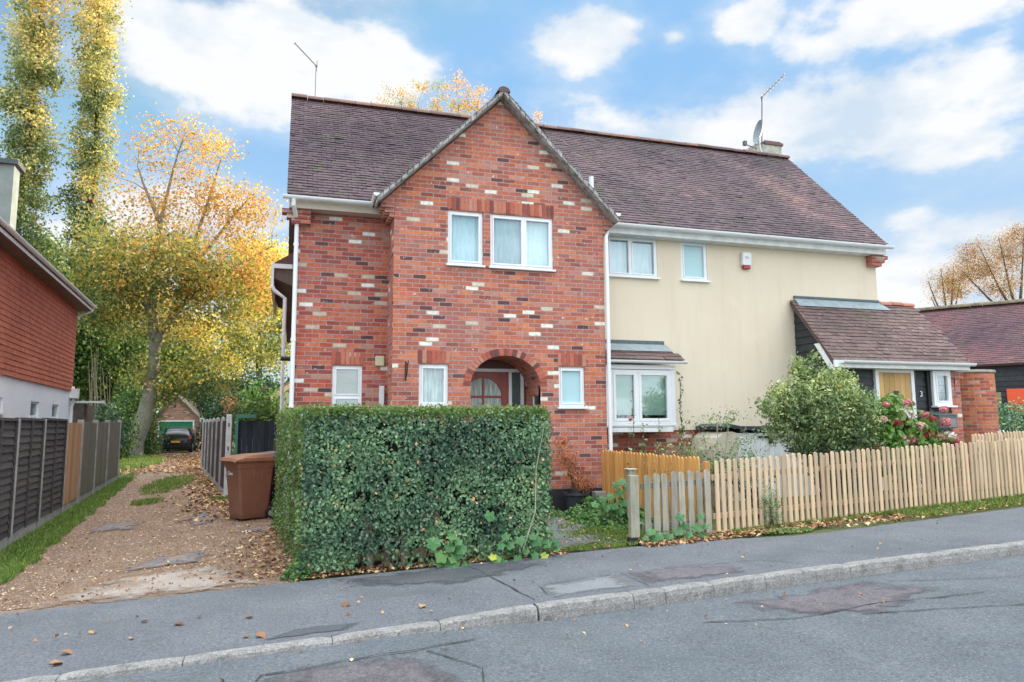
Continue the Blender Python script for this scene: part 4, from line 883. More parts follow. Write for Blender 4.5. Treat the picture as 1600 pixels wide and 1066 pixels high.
# TV aerials and dish
def aerial(base, top, boom_dir, n_el, label, el=.28, r=.014):
    t = empty('tv_aerial', base, label, 'aerial'); base = Vector(base); top = Vector(top); bd = Vector(boom_dir)
    mm = M(); mm.tube([base, top], r, 6); mm.build('mast', MT['alu'], t)
    mm = M(); mm.tube([top-bd*.06, top+bd], .011, 6); side = bd.cross(Z_).normalized()
    for k in range(n_el):
        c = top+bd*(k/(n_el-1)); w = el*(1-.35*k/n_el); up = bd.normalized().cross(side)
        mm.tube([c-side*w/2, c+side*w/2], .006, 4); mm.tube([c-up*.04, c+up*.04], .005, 4)
    mm.tube([top-side*.25-bd*.03, top+side*.25-bd*.03], .006, 4); mm.build('antenna', MT['alu'], t)
MT['alu'] = simple('dull_aluminium', (.12, .13, .15), .6, .1, 10)
aerial((.33, 15.1, 8.40), P(494, 103, 15.1), P(461, 68, 15.1)-P(494, 103, 15.1), 2, 'thin bent mast aerial above the left end of the brick house roof', el=.05, r=.008)
aerial((11.36, 15.0, 8.30), P(1190.5, 152, 15.0), P(1212, 127, 15.0)-P(1190.5, 152, 15.0)+Vector((0, -.35, 0)), 9, 'tall pole aerial with many cross rods beside the chimney', el=.34)
dish = empty('satellite_dish', (11.2, 15, 8.4), 'grey satellite dish seen edge on beside the chimney', 'satellite dish')
mm = M(); c = Vector((11.22, 14.9, 9.0)); dn = Vector((-.93, .20, .16)).normalized(); d1 = dn.cross(Z_).normalized(); d2 = d1.cross(dn); vs = [c-dn*.07]; fs = []
for r_ in (1, 2, 3, 4):
    for k in range(24):
        t = 2*PI*k/24; rr = r_/4; vs.append(c+(d1*math.cos(t)*.27+d2*math.sin(t)*.31)*rr+dn*(.09*rr*rr-.07))
for k in range(24): fs.append((0, 1+k, 1+(k+1) % 24))
for r_ in range(3):
    for k in range(24): fs.append((1+r_*24+k, 1+r_*24+(k+1) % 24, 25+r_*24+(k+1) % 24, 25+r_*24+k))
mm.mesh(vs, fs); mm.build('dish', simple('dish_grey', (.30, .34, .38), .5), dish, smooth=True)
mm = M(); mm.tube([(11.22, 15, 8.60), (10.78, 14.85, 8.60)], .014, 6); mm.box(10.72, 10.80, 14.8, 14.88, 8.57, 8.68); mm.build('receiver_arm', MT['alu'], dish)
mm = M(); mm.tube([(11.36, 15, 8.5), (11.30, 15, 8.75), (11.28, 15, 8.88)], .03, 8); mm.build('bracket', MT['white_old'], dish)

# white garden store against the cream wall
st = empty('garden_store', (8.6, 11.6, .3), 'low white boarded store with a dark capped top against the cream wall', 'store')
mm = M(); x = 7.85
while x < 9.95: mm.box(x, min(x+.097, 9.95), 11.46, 11.50, .2, 1.44, random.random()); x += .1
mm.box(7.85, 9.95, 11.5, 12.25, .2, 1.43); mm.build('boards', simple('white_painted_board', (.82, .84, .86), .5, .05, 5, tinted=.1), st, bevel=.003)
mm = M(); mm.prism([(7.35, 1.15), (7.42, 1.36), (7.55, 1.46), (7.75, 1.47), (7.85, 1.44), (7.85, .2), (7.35, .2)], 'y', 11.44, 12.25); mm.build('side_cabinet', simple('cream_moulded_side', (.62, .56, .44), .6), st, bevel=.01)
mm = M(); mm.prism([(7.50, 1.50), (7.62, 1.55), (7.80, 1.53), (7.95, 1.49), (9.98, 1.49), (9.98, 1.55), (7.9, 1.57), (7.65, 1.62), (7.48, 1.57)], 'y', 11.40, 12.27); mm.build('lid', simple('dark_blue_grey_lid', (.045, .055, .075), .5), st, bevel=.008)
mm = M(); mm.box(8.30, 8.82, 11.435, 11.455, 1.355, 1.385); mm.box(8.52, 8.60, 11.43, 11.455, 1.25, 1.40); mm.build('hasp', MT['black'], st, bevel=.003)

# ================================================================== ROUND BRICK PILLAR, BARN
mm = M(); c = Vector((14.95, 12.6, 0)); n = 28; R0 = .43; vs = []; uvs = []
for i, z in enumerate((.2, 2.72)):
    for k in range(n): t = 2*PI*k/n; vs.append((c.x+R0*math.cos(t), c.y+R0*math.sin(t), z))
for k in range(n):
    k2 = (k+1) % n; a = k*2*PI*R0/n; b = (k+1)*2*PI*R0/n
    mm.face([vs[k], vs[k2], vs[n+k2], vs[n+k]], .5, [(a, .2), (b, .2), (b, 2.72), (a, 2.72)])
pil = mm.build('brick_pillar', MT['brick_old'], None, fixn=False); tag(pil, 'round old orange brick pillar with a worn stone cap', 'pillar')
mm = M(); mm.lathe((c.x, c.y, 0), [(R0+.015, 2.722), (R0+.03, 2.74), (R0+.02, 2.785), (.3, 2.80)], 28); mm.build('cap', simple('worn_stone', (.40, .36, .30), .9, .2, 6, .6), pil)

bd = Vector((.62, -.785, 0)).normalized(); bn = Vector((-bd.y*-1, 0, 0)); bn = Vector((bd.y, -bd.x, 0))   # towards camera
ba = Vector((22.6, 23.6, 0)); BR, BE = 6.0, 3.55; hw = 3.4
bl = ba-bd*2.0
barn = empty('barn', (bl.x, bl.y, .3), 'long black boarded barn with an old maroon tiled roof behind the brick pillar', 'barn')
O_e = bl+bn*hw; ln = 16.0
mm = M(); slab(mm, [O_e+Z_*BE, O_e+bd*ln+Z_*BE, bl+bd*ln+Z_*BR, bl+Z_*BR], (bn*(BR-BE)+Z_*hw), .06); slab(mm, [bl-bn*hw+Z_*BE, bl-bn*hw+bd*ln+Z_*BE, bl+bd*ln+Z_*BR, bl+Z_*BR], (-bn*(BR-BE)+Z_*hw), .06)
br_ = mm.build('roof', MT['tile_barn'], barn)
mm = M(); tiles(mm, O_e+Z_*BE, bd, (-bn*hw+Z_*(BR-BE)), (bn*(BR-BE)+Z_*hw), ln, math.hypot(hw, BR-BE), gauge=.13, tw=.2); mm.build('roof_tiles', MT['tile_barn'], br_)
mm = M(); ridge_tiles(mm, bl+Z_*(BR+.06), bl+bd*ln+Z_*(BR+.06), .16, .4); mm.build('ridge', simple('mossy_ridge', (.20, .17, .11), .95, .3, 4, .6), br_)
O_w = O_e-bn*.25
mm = M(); mm.face([O_w+Z_*.1, O_w+bd*ln+Z_*.1, O_w+bd*ln+Z_*BE, O_w+Z_*BE]); e2 = bl-bn*(hw-.25); mm.face([O_w+Z_*.1, e2+Z_*.1, e2+Z_*BE, bl+Z_*(BR-.1), O_w+Z_*BE]); mm.build('wall', MT['barnboard'], barn)
wboards(barn, O_w+bn*.004, bd, bn, 0, ln, .1, BE-.08, h=.17, mtl='barnboard', name='weatherboards')
def barn_u(px):      # distance along the barn wall of a pixel column
    best = min((abs(((O_w+bd*u-CAM).dot(_r2)/(O_w+bd*u-CAM).dot(_f))*FPX+800-px), u) for u in [i*.02 for i in range(800)]); return best[1]
u1_, u2_ = barn_u(1556), barn_u(1574)
mm = M(); mm.obox(O_w, bd, bn, u1_, u2_, .035, .06, 2.15, 2.62); bw_ = mm.build('window', simple('ochre_window', (.28, .24, .12), .2), barn)
mm = M(); mm.obox(O_w, bd, bn, u1_, u2_, .06, .08, 2.38, 2.42); mm.build('glazing_bar', simple('ochre_bar', (.55, .45, .2), .5), bw_)
u3_ = barn_u(1584)
sg = M(); sg.obox(O_w, bd, bn, u3_, u3_+1.1, .10, .14, 1.95, 2.72); sg = sg.build('sign', simple('orange_red_sign', (.80, .10, .03), .5, .05, 3), None, bevel=.01); tag(sg, 'bright orange red board on the black barn wall at the right edge', 'sign')
sp_ = M(); sp_.obox(O_w, bd, bn, u3_-.02, u3_+.06, .08, .13, .3, 1.94); sp_.build('sign_post', MT['white_old'], sg)

# ================================================================== TILE-HUNG HOUSE on the left
th = math.atan(.078); lh = empty('tile_hung_house', (-6.0, 23.5, 0), 'neighbouring house with red hung tiles over white ground floor, at the left edge', 'house', rz=th)
# local frame: x towards the drive is the wall face at 0, y along the wall (0 = far corner, negative towards the camera)
FY = -.1
mm = M(); wh = [(-4.55, -3.75, 1.85, 2.22), (-2.35, -1.55, 1.85, 2.22), (-7.1, -6.75, 1.9, 2.22)]
wall_cells(mm, (0, 0, 0), Y_, X_, -12, FY, -.3, 2.72, wh, .08); mm.face([(0, FY, -.3), (-7, FY, -.3), (-7, FY, 2.7), (0, FY, 2.7)]); mm.face([(0, -12, -.3), (-7, -12, -.3), (-7, -12, 2.72), (0, -12, 2.72)]); mm.face([(-7, -12, -.3), (-7, FY, -.3), (-7, FY, 2.72), (-7, -12, 2.72)]); mm.build('white_wall', simple('white_painted_render', (.84, .86, .88), .8, .04, 1.5, .3, 60), lh, local=True)
mm = M(); mm.box(-6.9, .02, -12, FY-.02, 2.72, 5.02); mm.face([(.02, -11.99, 5.02), (-6.9, -11.99, 5.02), (-3.45, -11.99, 8.6)]); mm.face([(.02, FY-.03, 5.02), (-6.9, FY-.03, 5.02), (-3.45, FY-.03, 8.6)]); uw = mm.build('upper_wall', simple('tile_backing', (.12, .05, .035), .9), lh, local=True)
mm = M(); tiles(mm, (.02, -12, 2.66), Y_, Z_, X_, 11.9, 2.42, gauge=.115, tw=.19, jit=.5, tfun=lambda a, v, t: t*.8+.1); mm.build('hung_tiles', MT['tile_hung'], uw, local=True)
for k, (a, b, c, d) in enumerate(wh):
    w = M(); O = (0, 0, 0)
    w.obox(O, Y_, X_, a, a+.05, -.08, -.03, c, d); w.obox(O, Y_, X_, b-.05, b, -.08, -.03, c, d); w.obox(O, Y_, X_, a+.05, b-.05, -.08, -.03, d-.05, d); w.obox(O, Y_, X_, a+.05, b-.05, -.08, -.03, c, c+.05)
    if k < 2:  # open top-hung sash
        w.mesh([(.0, a+.06, d-.06), (.0, b-.06, d-.06), (.12, b-.06, c+.08), (.12, a+.06, c+.08), (-.03, a+.06, d-.05), (-.03, b-.06, d-.05), (.09, b-.06, c+.06), (.09, a+.06, c+.06)][:4], [(0, 1, 2, 3)]) if 0 else None
    w = w.build('window', MT['white'], lh, local=True, bevel=.004)
    p_ = M(); p_.face([(-.05, a+.05, c+.05), (-.05, b-.05, c+.05), (-.05, b-.05, d-.05), (-.05, a+.05, d-.05)]); p_.build('pane', simple('dull_pane', (.20, .27, .28), .1), w, local=True)
    s_ = M(); s_.box(-.08, .05, a-.03, b+.03, c-.03, c); s_.build('sill', MT['white'], w, local=True)
# roof: overhanging eave
mm = M(); mm.prism([(.38, 5.22), (-3.5, 8.9), (-7.3, 5.22), (-7.3, 5.10), (-3.5, 8.80), (.38, 5.10)], 'y', -12.2, .25); lr = mm.build('roof', simple('dark_roof', (.16, .12, .11), .9, .2, 4, .5), lh, local=True)
mm = M(); mm.box(.0, .36, -12.2, .2, 5.02, 5.06); mm.build('soffit', simple('brown_eave_boards', (.20, .15, .12), .8, .15, 3), lh, local=True)
mm = M(); mm.box(.345, .37, -12.2, .22, 5.03, 5.20); gutter(mm, (.42, -12.2, 5.17), (.42, .25, 5.17), .055); mm.tube([(.40, .12, 5.12), (.36, .12, 5.02), (.06, .10, 4.88), (.06, .06, 4.75)], .035, 8); mm.build('gutter', MT['white'], lh, local=True)
mm = M(); mm.tube([(.07, -.25, 2.75), (.09, -.12, 2.6), (.09, -.1, 2.45), (.04, -.1, 2.2), (.04, -.1, 0)], .045, 8); mm.box(.0, .2, -.3, -.02, 2.45, 2.72); mm.build('drainpipe', MT['white'], lh, local=True)
mm = M(); mm.box(-.3, .75, .3, .9, 2.33, 2.39); mm.build('rear_canopy', MT['white_old'], lh, local=True)
mm = M(); mm.box(-.6, .28, .35, 2.2, -.2, 2.30); mm.build('rear_lean_to', simple('dull_brown_wall', (.14, .11, .09), .9, .2, 4), lh, local=True)
mm = M(); mm.box(-.2, -.16, .2, .7, 2.4, 3.9); mm.build('rear_trellis', simple('dark_trellis', (.05, .05, .05), .9), lh, local=True)
mm = M(); mm.box(-2.7, -1.12, -2.75, -2.2, 5.0, 8.3); chl = mm.build('chimney', simple('grey_rendered_chimney', (.26, .31, .30), .9, .12, 3, .5), lr, local=True)
mm = M(); mm.box(-2.8, -1.02, -2.85, -2.1, 8.302, 8.42); mm.build('chimney_cap', simple('dark_cap', (.08, .10, .11), .8), lh, local=True)

# ================================================================== GARAGE and CAR at the end of the drive
GY = 48.0
gl, gr2 = P(247, 657, GY), P(304, 657, GY); ga = P(277, 619, GY); ge = P(241, 645, GY); gf = P(313, 645, GY)
gz0 = G(-7, GY); gdr = gl.x, gr2.x
gar = empty('garage', (ga.x, GY, gz0), 'small brown brick garage with a green door at the end of the drive', 'garage')
gx0, gx1, gze = ge.x, gf.x, 2.15; apx = ga.x
mm = M(); wall_cells(mm, (0, GY, 0), X_, -Y_, gx0, gx1, gz0-.3, gze, [(gdr[0], gdr[1], gz0-.3, 2.05)], .15)
mm.face([(gx0, GY, gze), (gx1, GY, gze), (apx, GY, ga.z)]); mm.face([(gx0, GY, gz0-.3), (gx0, GY+5, gz0-.3), (gx0, GY+5, gze), (gx0, GY, gze)]); mm.face([(gx1, GY, gz0-.3), (gx1, GY+5, gz0-.3), (gx1, GY+5, gze), (gx1, GY, gze)])
mm.build('wall', MT['brick_brown'], gar)
mm = M()
for sx in (gx0-.15, gx1+.15):
    sg_ = 1 if sx > apx else -1; zz = gze-.1; slab(mm, [(sx, GY-.12, zz), (apx, GY-.12, ga.z+.08), (apx, GY+5.1, ga.z+.08), (sx, GY+5.1, zz)], (sg_*(ga.z-zz), 0, abs(sx-apx)), .08)
mm.build('roof', simple('garage_roof', (.24, .19, .15), .9, .2, 4), gar)
mm = M(); mm.box(gdr[0], gdr[0]+.09, GY-.02, GY+.06, gz0-.1, 2.05); mm.box(gdr[1]-.09, gdr[1], GY-.02, GY+.06, gz0-.1, 2.05); mm.box(gdr[0]+.09, gdr[1]-.09, GY-.02, GY+.06, 1.96, 2.05); mm.build('door_frame', MT['white'], gar)
mm = M(); z = gz0; h_ = (1.95-gz0)/7
for i in range(7): mm.box(gdr[0]+.09, gdr[1]-.09, GY+.03, GY+.06, z+.01, z+h_-.01); z += h_
mm.box(gdr[0]+.09, gdr[1]-.09, GY+.05, GY+.07, gz0, 1.96); mm.build('garage_door', simple('green_painted_steel', (.015, .26, .115), .45, .06, 2), gar)
mm = M(); mm.box(gx1+.02, gx1+.28, GY-.25, GY+.5, 1.95, 2.18); mm.build('gutter_end', MT['white'], gar)

def make_car(name, loc, rz, label, paint, plate=True):
    t = empty(name, loc, label, 'car', rz=rz)
    # local: rear at y=0, front at y=3.8, x across. station: y, halfwidth low, belt z, roof z, roof halfwidth, belt halfwidth, bottom z
    st = [(-.02, .60, .55, .62, .50, .56, .36), (.03, .74, .80, .90, .60, .70, .27), (.14, .81, .90, 1.06, .62, .77, .22), (.40, .83, .94, 1.34, .57, .80, .20), (.75, .84, .94, 1.44, .58, .81, .18),
          (1.5, .84, .93, 1.47, .58, .82, .17), (2.1, .84, .92, 1.44, .58, .81, .17), (2.55, .84, .90, 1.24, .60, .79, .17), (2.95, .83, .88, .93, .60, .76, .18), (3.4, .80, .78, .84, .55, .70, .20), (3.72, .70, .62, .68, .48, .60, .24), (3.82, .55, .48, .54, .40, .48, .32)]
    mm = M(); vs = []; 
    for (y, hw_, bz, rz_, rh_, bh_, z0) in st:
        half = [(0, z0), (hw_*.8, z0), (hw_, z0+.10), (hw_, z0+(bz-z0)*.55), (bh_, bz), ((bh_+rh_)/2+.02, (bz+rz_)/2), (rh_, rz_-.035), (rh_*.6, rz_), (0, rz_+.012)]
        ring = half+[(-a, b) for a, b in reversed(half[1:-1])]
        vs += [(a, y, b) for a, b in ring]
    n = 16; fs = [(i*n+k, i*n+(k+1) % n, (i+1)*n+(k+1) % n, (i+1)*n+k) for i in range(len(st)-1) for k in range(n)]+[tuple(range(n)), tuple((len(st)-1)*n+k for k in range(n))]
    mm.mesh(vs, fs); body = mm.build('body', paint, t, local=True, smooth=True, sub=2)
    gm = simple(name+'_glass', (.05, .07, .09), .06)
    w = M(); w.mesh([(-.56, .135, .98), (.56, .135, .98), (.50, .36, 1.315), (-.50, .36, 1.315), (-.56, .175, .98), (.56, .175, .98), (.50, .40, 1.315), (-.50, .40, 1.315)], [(0, 1, 2, 3), (7, 6, 5, 4), (0, 4, 5, 1), (3, 2, 6, 7), (0, 3, 7, 4), (1, 5, 6, 2)]); w.build('rear_window', simple('rear_glass', (.18, .24, .28), .08), t, local=True, bevel=.01)
    for sx in (-1, 1):
        w = M(); x0, x1 = sx*.80, sx*.64; w.mesh([(x0+sx*.01, .55, .98), (x0+sx*.01, 2.6, .96), (x1+sx*.01, 2.25, 1.37), (x1+sx*.01, .75, 1.39), (x0-sx*.03, .55, .98), (x0-sx*.03, 2.6, .96), (x1-sx*.03, 2.25, 1.37), (x1-sx*.03, .75, 1.39)], [(0, 1, 2, 3), (7, 6, 5, 4), (0, 4, 5, 1), (3, 2, 6, 7), (0, 3, 7, 4), (1, 5, 6, 2)]); w.build('side_window', gm, t, local=True)
        l = M(); l.mesh([(sx*.60, .02, .78), (sx*.78, .07, .76), (sx*.77, .12, .95), (sx*.60, .10, .96), (sx*.60, .15, .78), (sx*.81, .25, .76), (sx*.80, .28, .95), (sx*.60, .2, .96)], [(0, 1, 2, 3), (1, 5, 6, 2), (3, 2, 6, 7), (0, 4, 5, 1), (4, 7, 6, 5), (0, 3, 7, 4)]); l.build('tail_light', simple('tail_lens', (.42, .015, .02), .15), t, local=True, bevel=.01)
        k_ = M(); k_.box(min(sx*.84, sx*1.0), max(sx*.84, sx*1.0), 2.25, 2.36, .92, 1.04); k_.build('door_mirror', paint, t, local=True, bevel=.03)
        for y in (.62, 3.08):
            w = M(); w.tube([(sx*.64, y, .30), (sx*.83, y, .30)], .30, 22); tw_ = w.build('wheel', MT['black'], t, local=True, bevel=.02)
            r_ = M(); r_.tube([(sx*.832, y, .30), (sx*.842, y, .30)], .19, 14); r_.build('rim', simple('rim_grey', (.32, .33, .34), .35, metal=.7), tw_, local=True)
    b = M(); b.box(-.70, .70, -.055, .05, .40, .56); b.build('bumper', paint, t, local=True, bevel=.03)
    pm = simple('plate_yellow', (.62, .40, .05), .5)
    if plate:
        p_ = M(); p_.box(-.24, .24, -.075, -.057, .57, .68); p_.build('number_plate', pm, t, local=True)
    e_ = M(); e_.box(-.05, .05, .045, .06, .80, .86); e_.build('badge', MT['alu'], t, local=True, bevel=.01)
    return t
cp = P(274, 705, 44.4)
make_car('parked_car', (cp.x, 44.4, G(cp.x, 44.4)), .03, 'black hatchback parked tail out in front of the green garage door', simple('black_car_paint', (.012, .016, .022), .18, .05, 2, spec=.6))
cw = O_w+bd*barn_u(1596)+bn*3.6
make_car('white_car', (20.0, 16.6, G(14, 16)), -.25, 'white car half hidden by the green bush below the orange board', simple('white_car_paint', (.74, .78, .82), .25, .03, 2))

# pale house beyond the trees
hb = empty('far_house', P(430, 660, 42), 'pale house glimpsed between trees behind the dark board fence', 'house')
hp = [P(352, 690, 42), P(440, 690, 42)]; x0, x1 = hp[0].x+.6, hp[1].x+2
mm = M(); mm.box(x0, x1, 42, 48, 0, 2.2); mm.face([(x0+1.2, 41.98, 2.2), (x1+1, 41.98, 2.2), (x1+1, 41.98, 5.2), (x0+3.6, 41.98, 4.7)]); mm.build('wall', simple('pale_cream_wall', (.52, .50, .40), .9, .08, 1), hb)
mm = M(); slab(mm, [(x0-.2, 41.8, 2.0), (x0+3.7, 41.8, 5.0), (x0+3.7, 48, 5.0), (x0-.2, 48, 2.0)], (-.6, 0, .8), .12); mm.build('roof', simple('pale_brown_roof', (.34, .27, .20), .9, .15, 3), hb)

# ================================================================== FENCES
def picket(mm, x, y, dx, dy, z0, h, w, th_, t, lean=0):
    """round topped picket; (dx,dy) unit along the fence"""
    U = Vector((dx, dy, 0)); Nn = Vector((dy, -dx, 0)); b = Vector((x, y, z0)); n = 6
    prof = [(-w/2, 0), (w/2, 0), (w/2, h-w/2)]+[(w/2*math.cos(PI*k/n), h-w/2+w/2*math.sin(PI*k/n)*1.1) for k in range(1, n)]+[(-w/2, h-w/2)]
    ln_ = lambda v: lean*v
    vs = [b+U*(a+ln_(c))+Nn*th_/2+Z_*c for a, c in prof]+[b+U*(a+ln_(c))-Nn*th_/2+Z_*c for a, c in prof]; m_ = len(prof)
    mm.mesh(vs, [tuple(range(m_)), tuple(range(2*m_-1, m_-1, -1))]+[(i, i+m_, (i+1) % m_+m_, (i+1) % m_) for i in range(m_)], t)
def picket_fence(name, label, pts, spacing, h, w, wood, panel=1.8, posts=True, hj=.01, lean=.01, gap=.03, post_h=None, rails=(.22, .72), up=0, drop=0):
    a0 = Vector((*pts[0], 0)); t = empty(name, (pts[0][0], pts[0][1], G(*pts[0])), label, 'fence')
    for (p, q) in zip(pts, pts[1:]):
        A, B = Vector((*p, 0)), Vector((*q, 0)); L_ = (B-A).length; d = (B-A).normalized(); Nn = Vector((d.y, -d.x, 0)); npan = max(1, round(L_/panel))
        for i in range(npan):
            s0, s1 = L_*i/npan, L_*(i+1)/npan; k = max(1, round((s1-s0)/spacing)); mm = M()
            for j in range(k):
                c = A+d*(s0+(s1-s0)*(j+.5)/k); hh = h+random.uniform(-hj, hj)
                picket(mm, c.x+Nn.x*.02, c.y+Nn.y*.02, d.x, d.y, G(c.x, c.y)+gap+random.uniform(-.008, .008), hh-gap, w*random.uniform(.94, 1.05), .018, random.random(), random.uniform(-lean, lean))
            c0, c1 = A+d*s0, A+d*s1
            for r_ in rails:
                pa = [c0-Nn*.005, c1-Nn*.005]; vs = []
                for pnt in pa:
                    for nn, zz in ((.0, -.035), (.0, .035), (.03, .035), (.03, -.035)): vs.append(pnt-Nn*nn+Z_*(G(pnt.x, pnt.y)+r_*h/.95+zz))
                mm.mesh(vs, [(0, 1, 2, 3), (7, 6, 5, 4), (0, 4, 5, 1), (1, 5, 6, 2), (2, 6, 7, 3), (3, 7, 4, 0)], random.random()*.5)
            mm.build('picket_panel', WOOD[wood], t)
            if posts:
                c = c1-Nn*.075; mm = M(); mm.obox(c, d, Nn, -.04, .04, -.04, .035, G(c.x, c.y)-.1, G(c.x, c.y)+(post_h or h-.06), random.random()); mm.build('post', WOOD[wood], t, bevel=.004)
    return t
picket_fence('picket_fence', 'new pale pine picket fence running along the pavement to the right', [(5.42, 8.50), (7.54, 8.77), (12.0, 9.32), (15.6, 9.78)], .106, .97, .060, 'new', hj=.018)
picket_fence('picket_fence', 'orange stained picket fence running from the brick gable towards the street', [(5.24, 11.62), (5.33, 8.62)], .098, 1.0, .075, 'orange', lean=.004)
gf_ = picket_fence('picket_fence', 'short grey weathered picket fence with mossy boards beside the path', [(4.33, 8.42), (5.38, 8.49)], .132, .84, .088, 'grey', posts=False, lean=.02, rails=(.2, .78))
mm = M(); mm.box(4.14, 4.26, 8.36, 8.44, G(4.2, 8.4)+.07, G(4.2, 8.4)+.84, .7); mm.build('post', WOOD['grey'], gf_, bevel=.006)
mm = M(); mm.box(4.12, 4.24, 8.37, 8.45, G(4.2, 8.4)-.1, G(4.2, 8.4)+.07); mm.build('post_foot', MT['tar'], gf_)
mm = M(); mm.box(4.17, 4.26, 8.45, 8.53, G(4.2, 8.4)+.3, G(4.2, 8.4)+.90, .2); mm.box(4.15, 4.28, 8.43, 8.55, G(4.2, 8.4)+.90, G(4.2, 8.4)+.92, .9); mm.build('rear_post', WOOD['grey'], gf_, bevel=.006)
picket_fence('picket_fence', 'second pale picket fence set behind the first at the far right', [(12.05, 10.3), (15.5, 10.9)], .106, 1.02, .060, 'new')
picket_fence('picket_fence', 'old brown pickets showing under the foot of the hedge', [(.8, 8.24), (1.75, 8.27)], .21, .6, .07, 'brown', posts=False, lean=.05, rails=(.5,))

# left drive fence: concrete posts with panels
def drive_fence():
    A, B = Vector((-3.62, 10.3, 0)), Vector((-5.02, 25.0, 0)); L_ = (B-A).length; d = (B-A).normalized(); Nn = Vector((d.y, -d.x, 0))
    t = empty('panel_fence', (A.x, A.y, G(A.x, A.y)), 'tall fence of dark, tan and mossy panels between concrete posts left of the drive', 'fence')
    ypost = [10.35, 12.15, 13.95, 16.0, 17.85, 20.0, 22.2, 24.9]; ks = ['lap', 'lap', 'lap', 'tan', 'board', 'board', 'board']
    s_of = lambda y: (y-A.y)/d.y
    for y in ypost:
        c = A+d*s_of(y); g = G(c.x, c.y); mm = M(); mm.obox(c, d, Nn, -.05, .05, -.06, .06, g-.3, g+1.80); mm.build('concrete_post', MT['conc'], t, bevel=.008)
    for (ya, yb, k) in zip(ypost, ypost[1:], ks):
        a, b = s_of(ya)+.052, s_of(yb)-.052; c = A+d*((a+b)/2); g = G(c.x, c.y)
        mm = M(); mm.obox(A, d, Nn, a, b, -.025, .025, g-.2, g+.14); mm.build('gravel_board', MT['conc'], t)
        mm = M()
        if k == 'lap':
            z = g+.15; ph = 1.62/15
            for r_ in range(15):
                n = 10; vs = []
                for i in range(n+1):
                    u = a+(b-a)*i/n; w_ = .012*noise.noise(Vector((u*2.2, r_*1.7, 3)))
                    for nn, zz in ((.034, z+w_), (.012, z+ph*1.15+w_), (.0, z+ph*1.15+w_), (.022, z+w_)): vs.append(A+d*u+Nn*nn+Z_*zz)
                mm.mesh(vs, [(i*4+q_, (i+1)*4+q_, (i+1)*4+(q_+1) % 4, i*4+(q_+1) % 4) for i in range(n) for q_ in range(4)], random.random()); z += ph
            for u in (a+.02, (a+b)/2, b-.02): mm.obox(A, d, Nn, u-.022, u+.022, .036, .055, g+.14, g+1.78, .3)
            mm.obox(A, d, Nn, a, b, -.02, .05, g+1.78, g+1.82, .8)
            o = mm.build('fence_panel', WOOD['lap'], t, fixn=True); o['label'] = 'dark overlapping board panel'
        else:
            u = a
            while u < b-.01:
                w_ = .125; mm.obox(A, d, Nn, u, min(u+w_+.01, b), random.uniform(.012, .02), .034, g+.14, g+1.74+random.uniform(-.01, .01), random.random()); u += w_
            mm.obox(A, d, Nn, a, b, -.02, .011, g+1.0, g+1.07, .4)
            o = mm.build('fence_panel', WOOD[k if k == 'tan' else 'board'], t, bevel=.002); o['label'] = 'new tan board panel' if k == 'tan' else 'grey green vertical board panel'
drive_fence()
# right drive fence with rounded concrete posts and dark panels
def right_fence():
    A, B = Vector((-1.30, 17.65, 0)), Vector((-3.0, 29.0, 0)); L_ = (B-A).length; d = (B-A).normalized(); Nn = Vector((-d.y, d.x, 0))
    t = empty('panel_fence', (A.x, A.y, G(A.x, A.y)), 'dark maroon boarded fence with round topped concrete posts right of the drive', 'fence')
    n = 6
    for i in range(n+1):
        u = L_*i/n; c = A+d*u; g = G(c.x, c.y); mm = M()
        if i == 0:
            mm.box(c.x-.06, c.x+.06, c.y-.05, c.y+.05, g-.3, g+1.86); o = mm.build('concrete_post', MT['conc_white'], t, bevel=.01); o['label'] = 'white painted concrete end post with slots'
            mm = M()
            for z in (.45, 1.05, 1.58): mm.box(c.x-.014, c.x+.014, c.y-.0535, c.y-.0505, g+z, g+z+.09)
            mm.build('slot', MT['black'], o)
        else:
            mm.tube([c+Z_*(g-.3), c+Z_*(g+1.72), c+Z_*(g+1.80), c+Z_*(g+1.83)], [.06, .06, .045, .01], 10); mm.build('concrete_post', MT['conc'], t)
            a, b = L_*(i-1)/n+.06, u-.06; mm = M(); x = a
            while x < b-.01: mm.obox(A, d, Nn, x, min(x+.13, b), -.012+random.uniform(0, .006), .015, g+.12, g+1.72, random.random()); x += .125
            mm.build('fence_panel', WOOD['darkred'], t); mm = M(); mm.obox(A, d, Nn, a, b, -.02, .02, g-.2, g+.115); mm.build('gravel_board', MT['conc'], t)
right_fence()
g_ = G(-.7, 17.6); gt = empty('board_fence', (-.7, 17.7, g_), 'blue black vertical board fence between the white concrete post and the brick house', 'fence')
mm = M(); x = -1.14
while x < -.02: mm.box(x, min(x+.115, -.02), 17.70, 17.72+random.uniform(0, .01), g_+.02, g_+1.70+random.uniform(-.01, .01), random.random()); x += .118
mm.box(-1.14, -.02, 17.73, 17.77, g_+1.3, g_+1.38, .3); mm.build('boards', WOOD['blue'], gt, bevel=.002)
mm = M(); mm.box(-1.16, -1.10, 17.60, 17.68, g_+.9, g_+1.84); mm.box(-1.10, -.72, 17.60, 17.68, g_+1.76, g_+1.84); o = mm.build('green_frame', simple('green_painted_timber', (.06, .20, .15), .6), None, bevel=.005); tag(o, 'green painted timber frame standing against the blue black boards', 'frame')

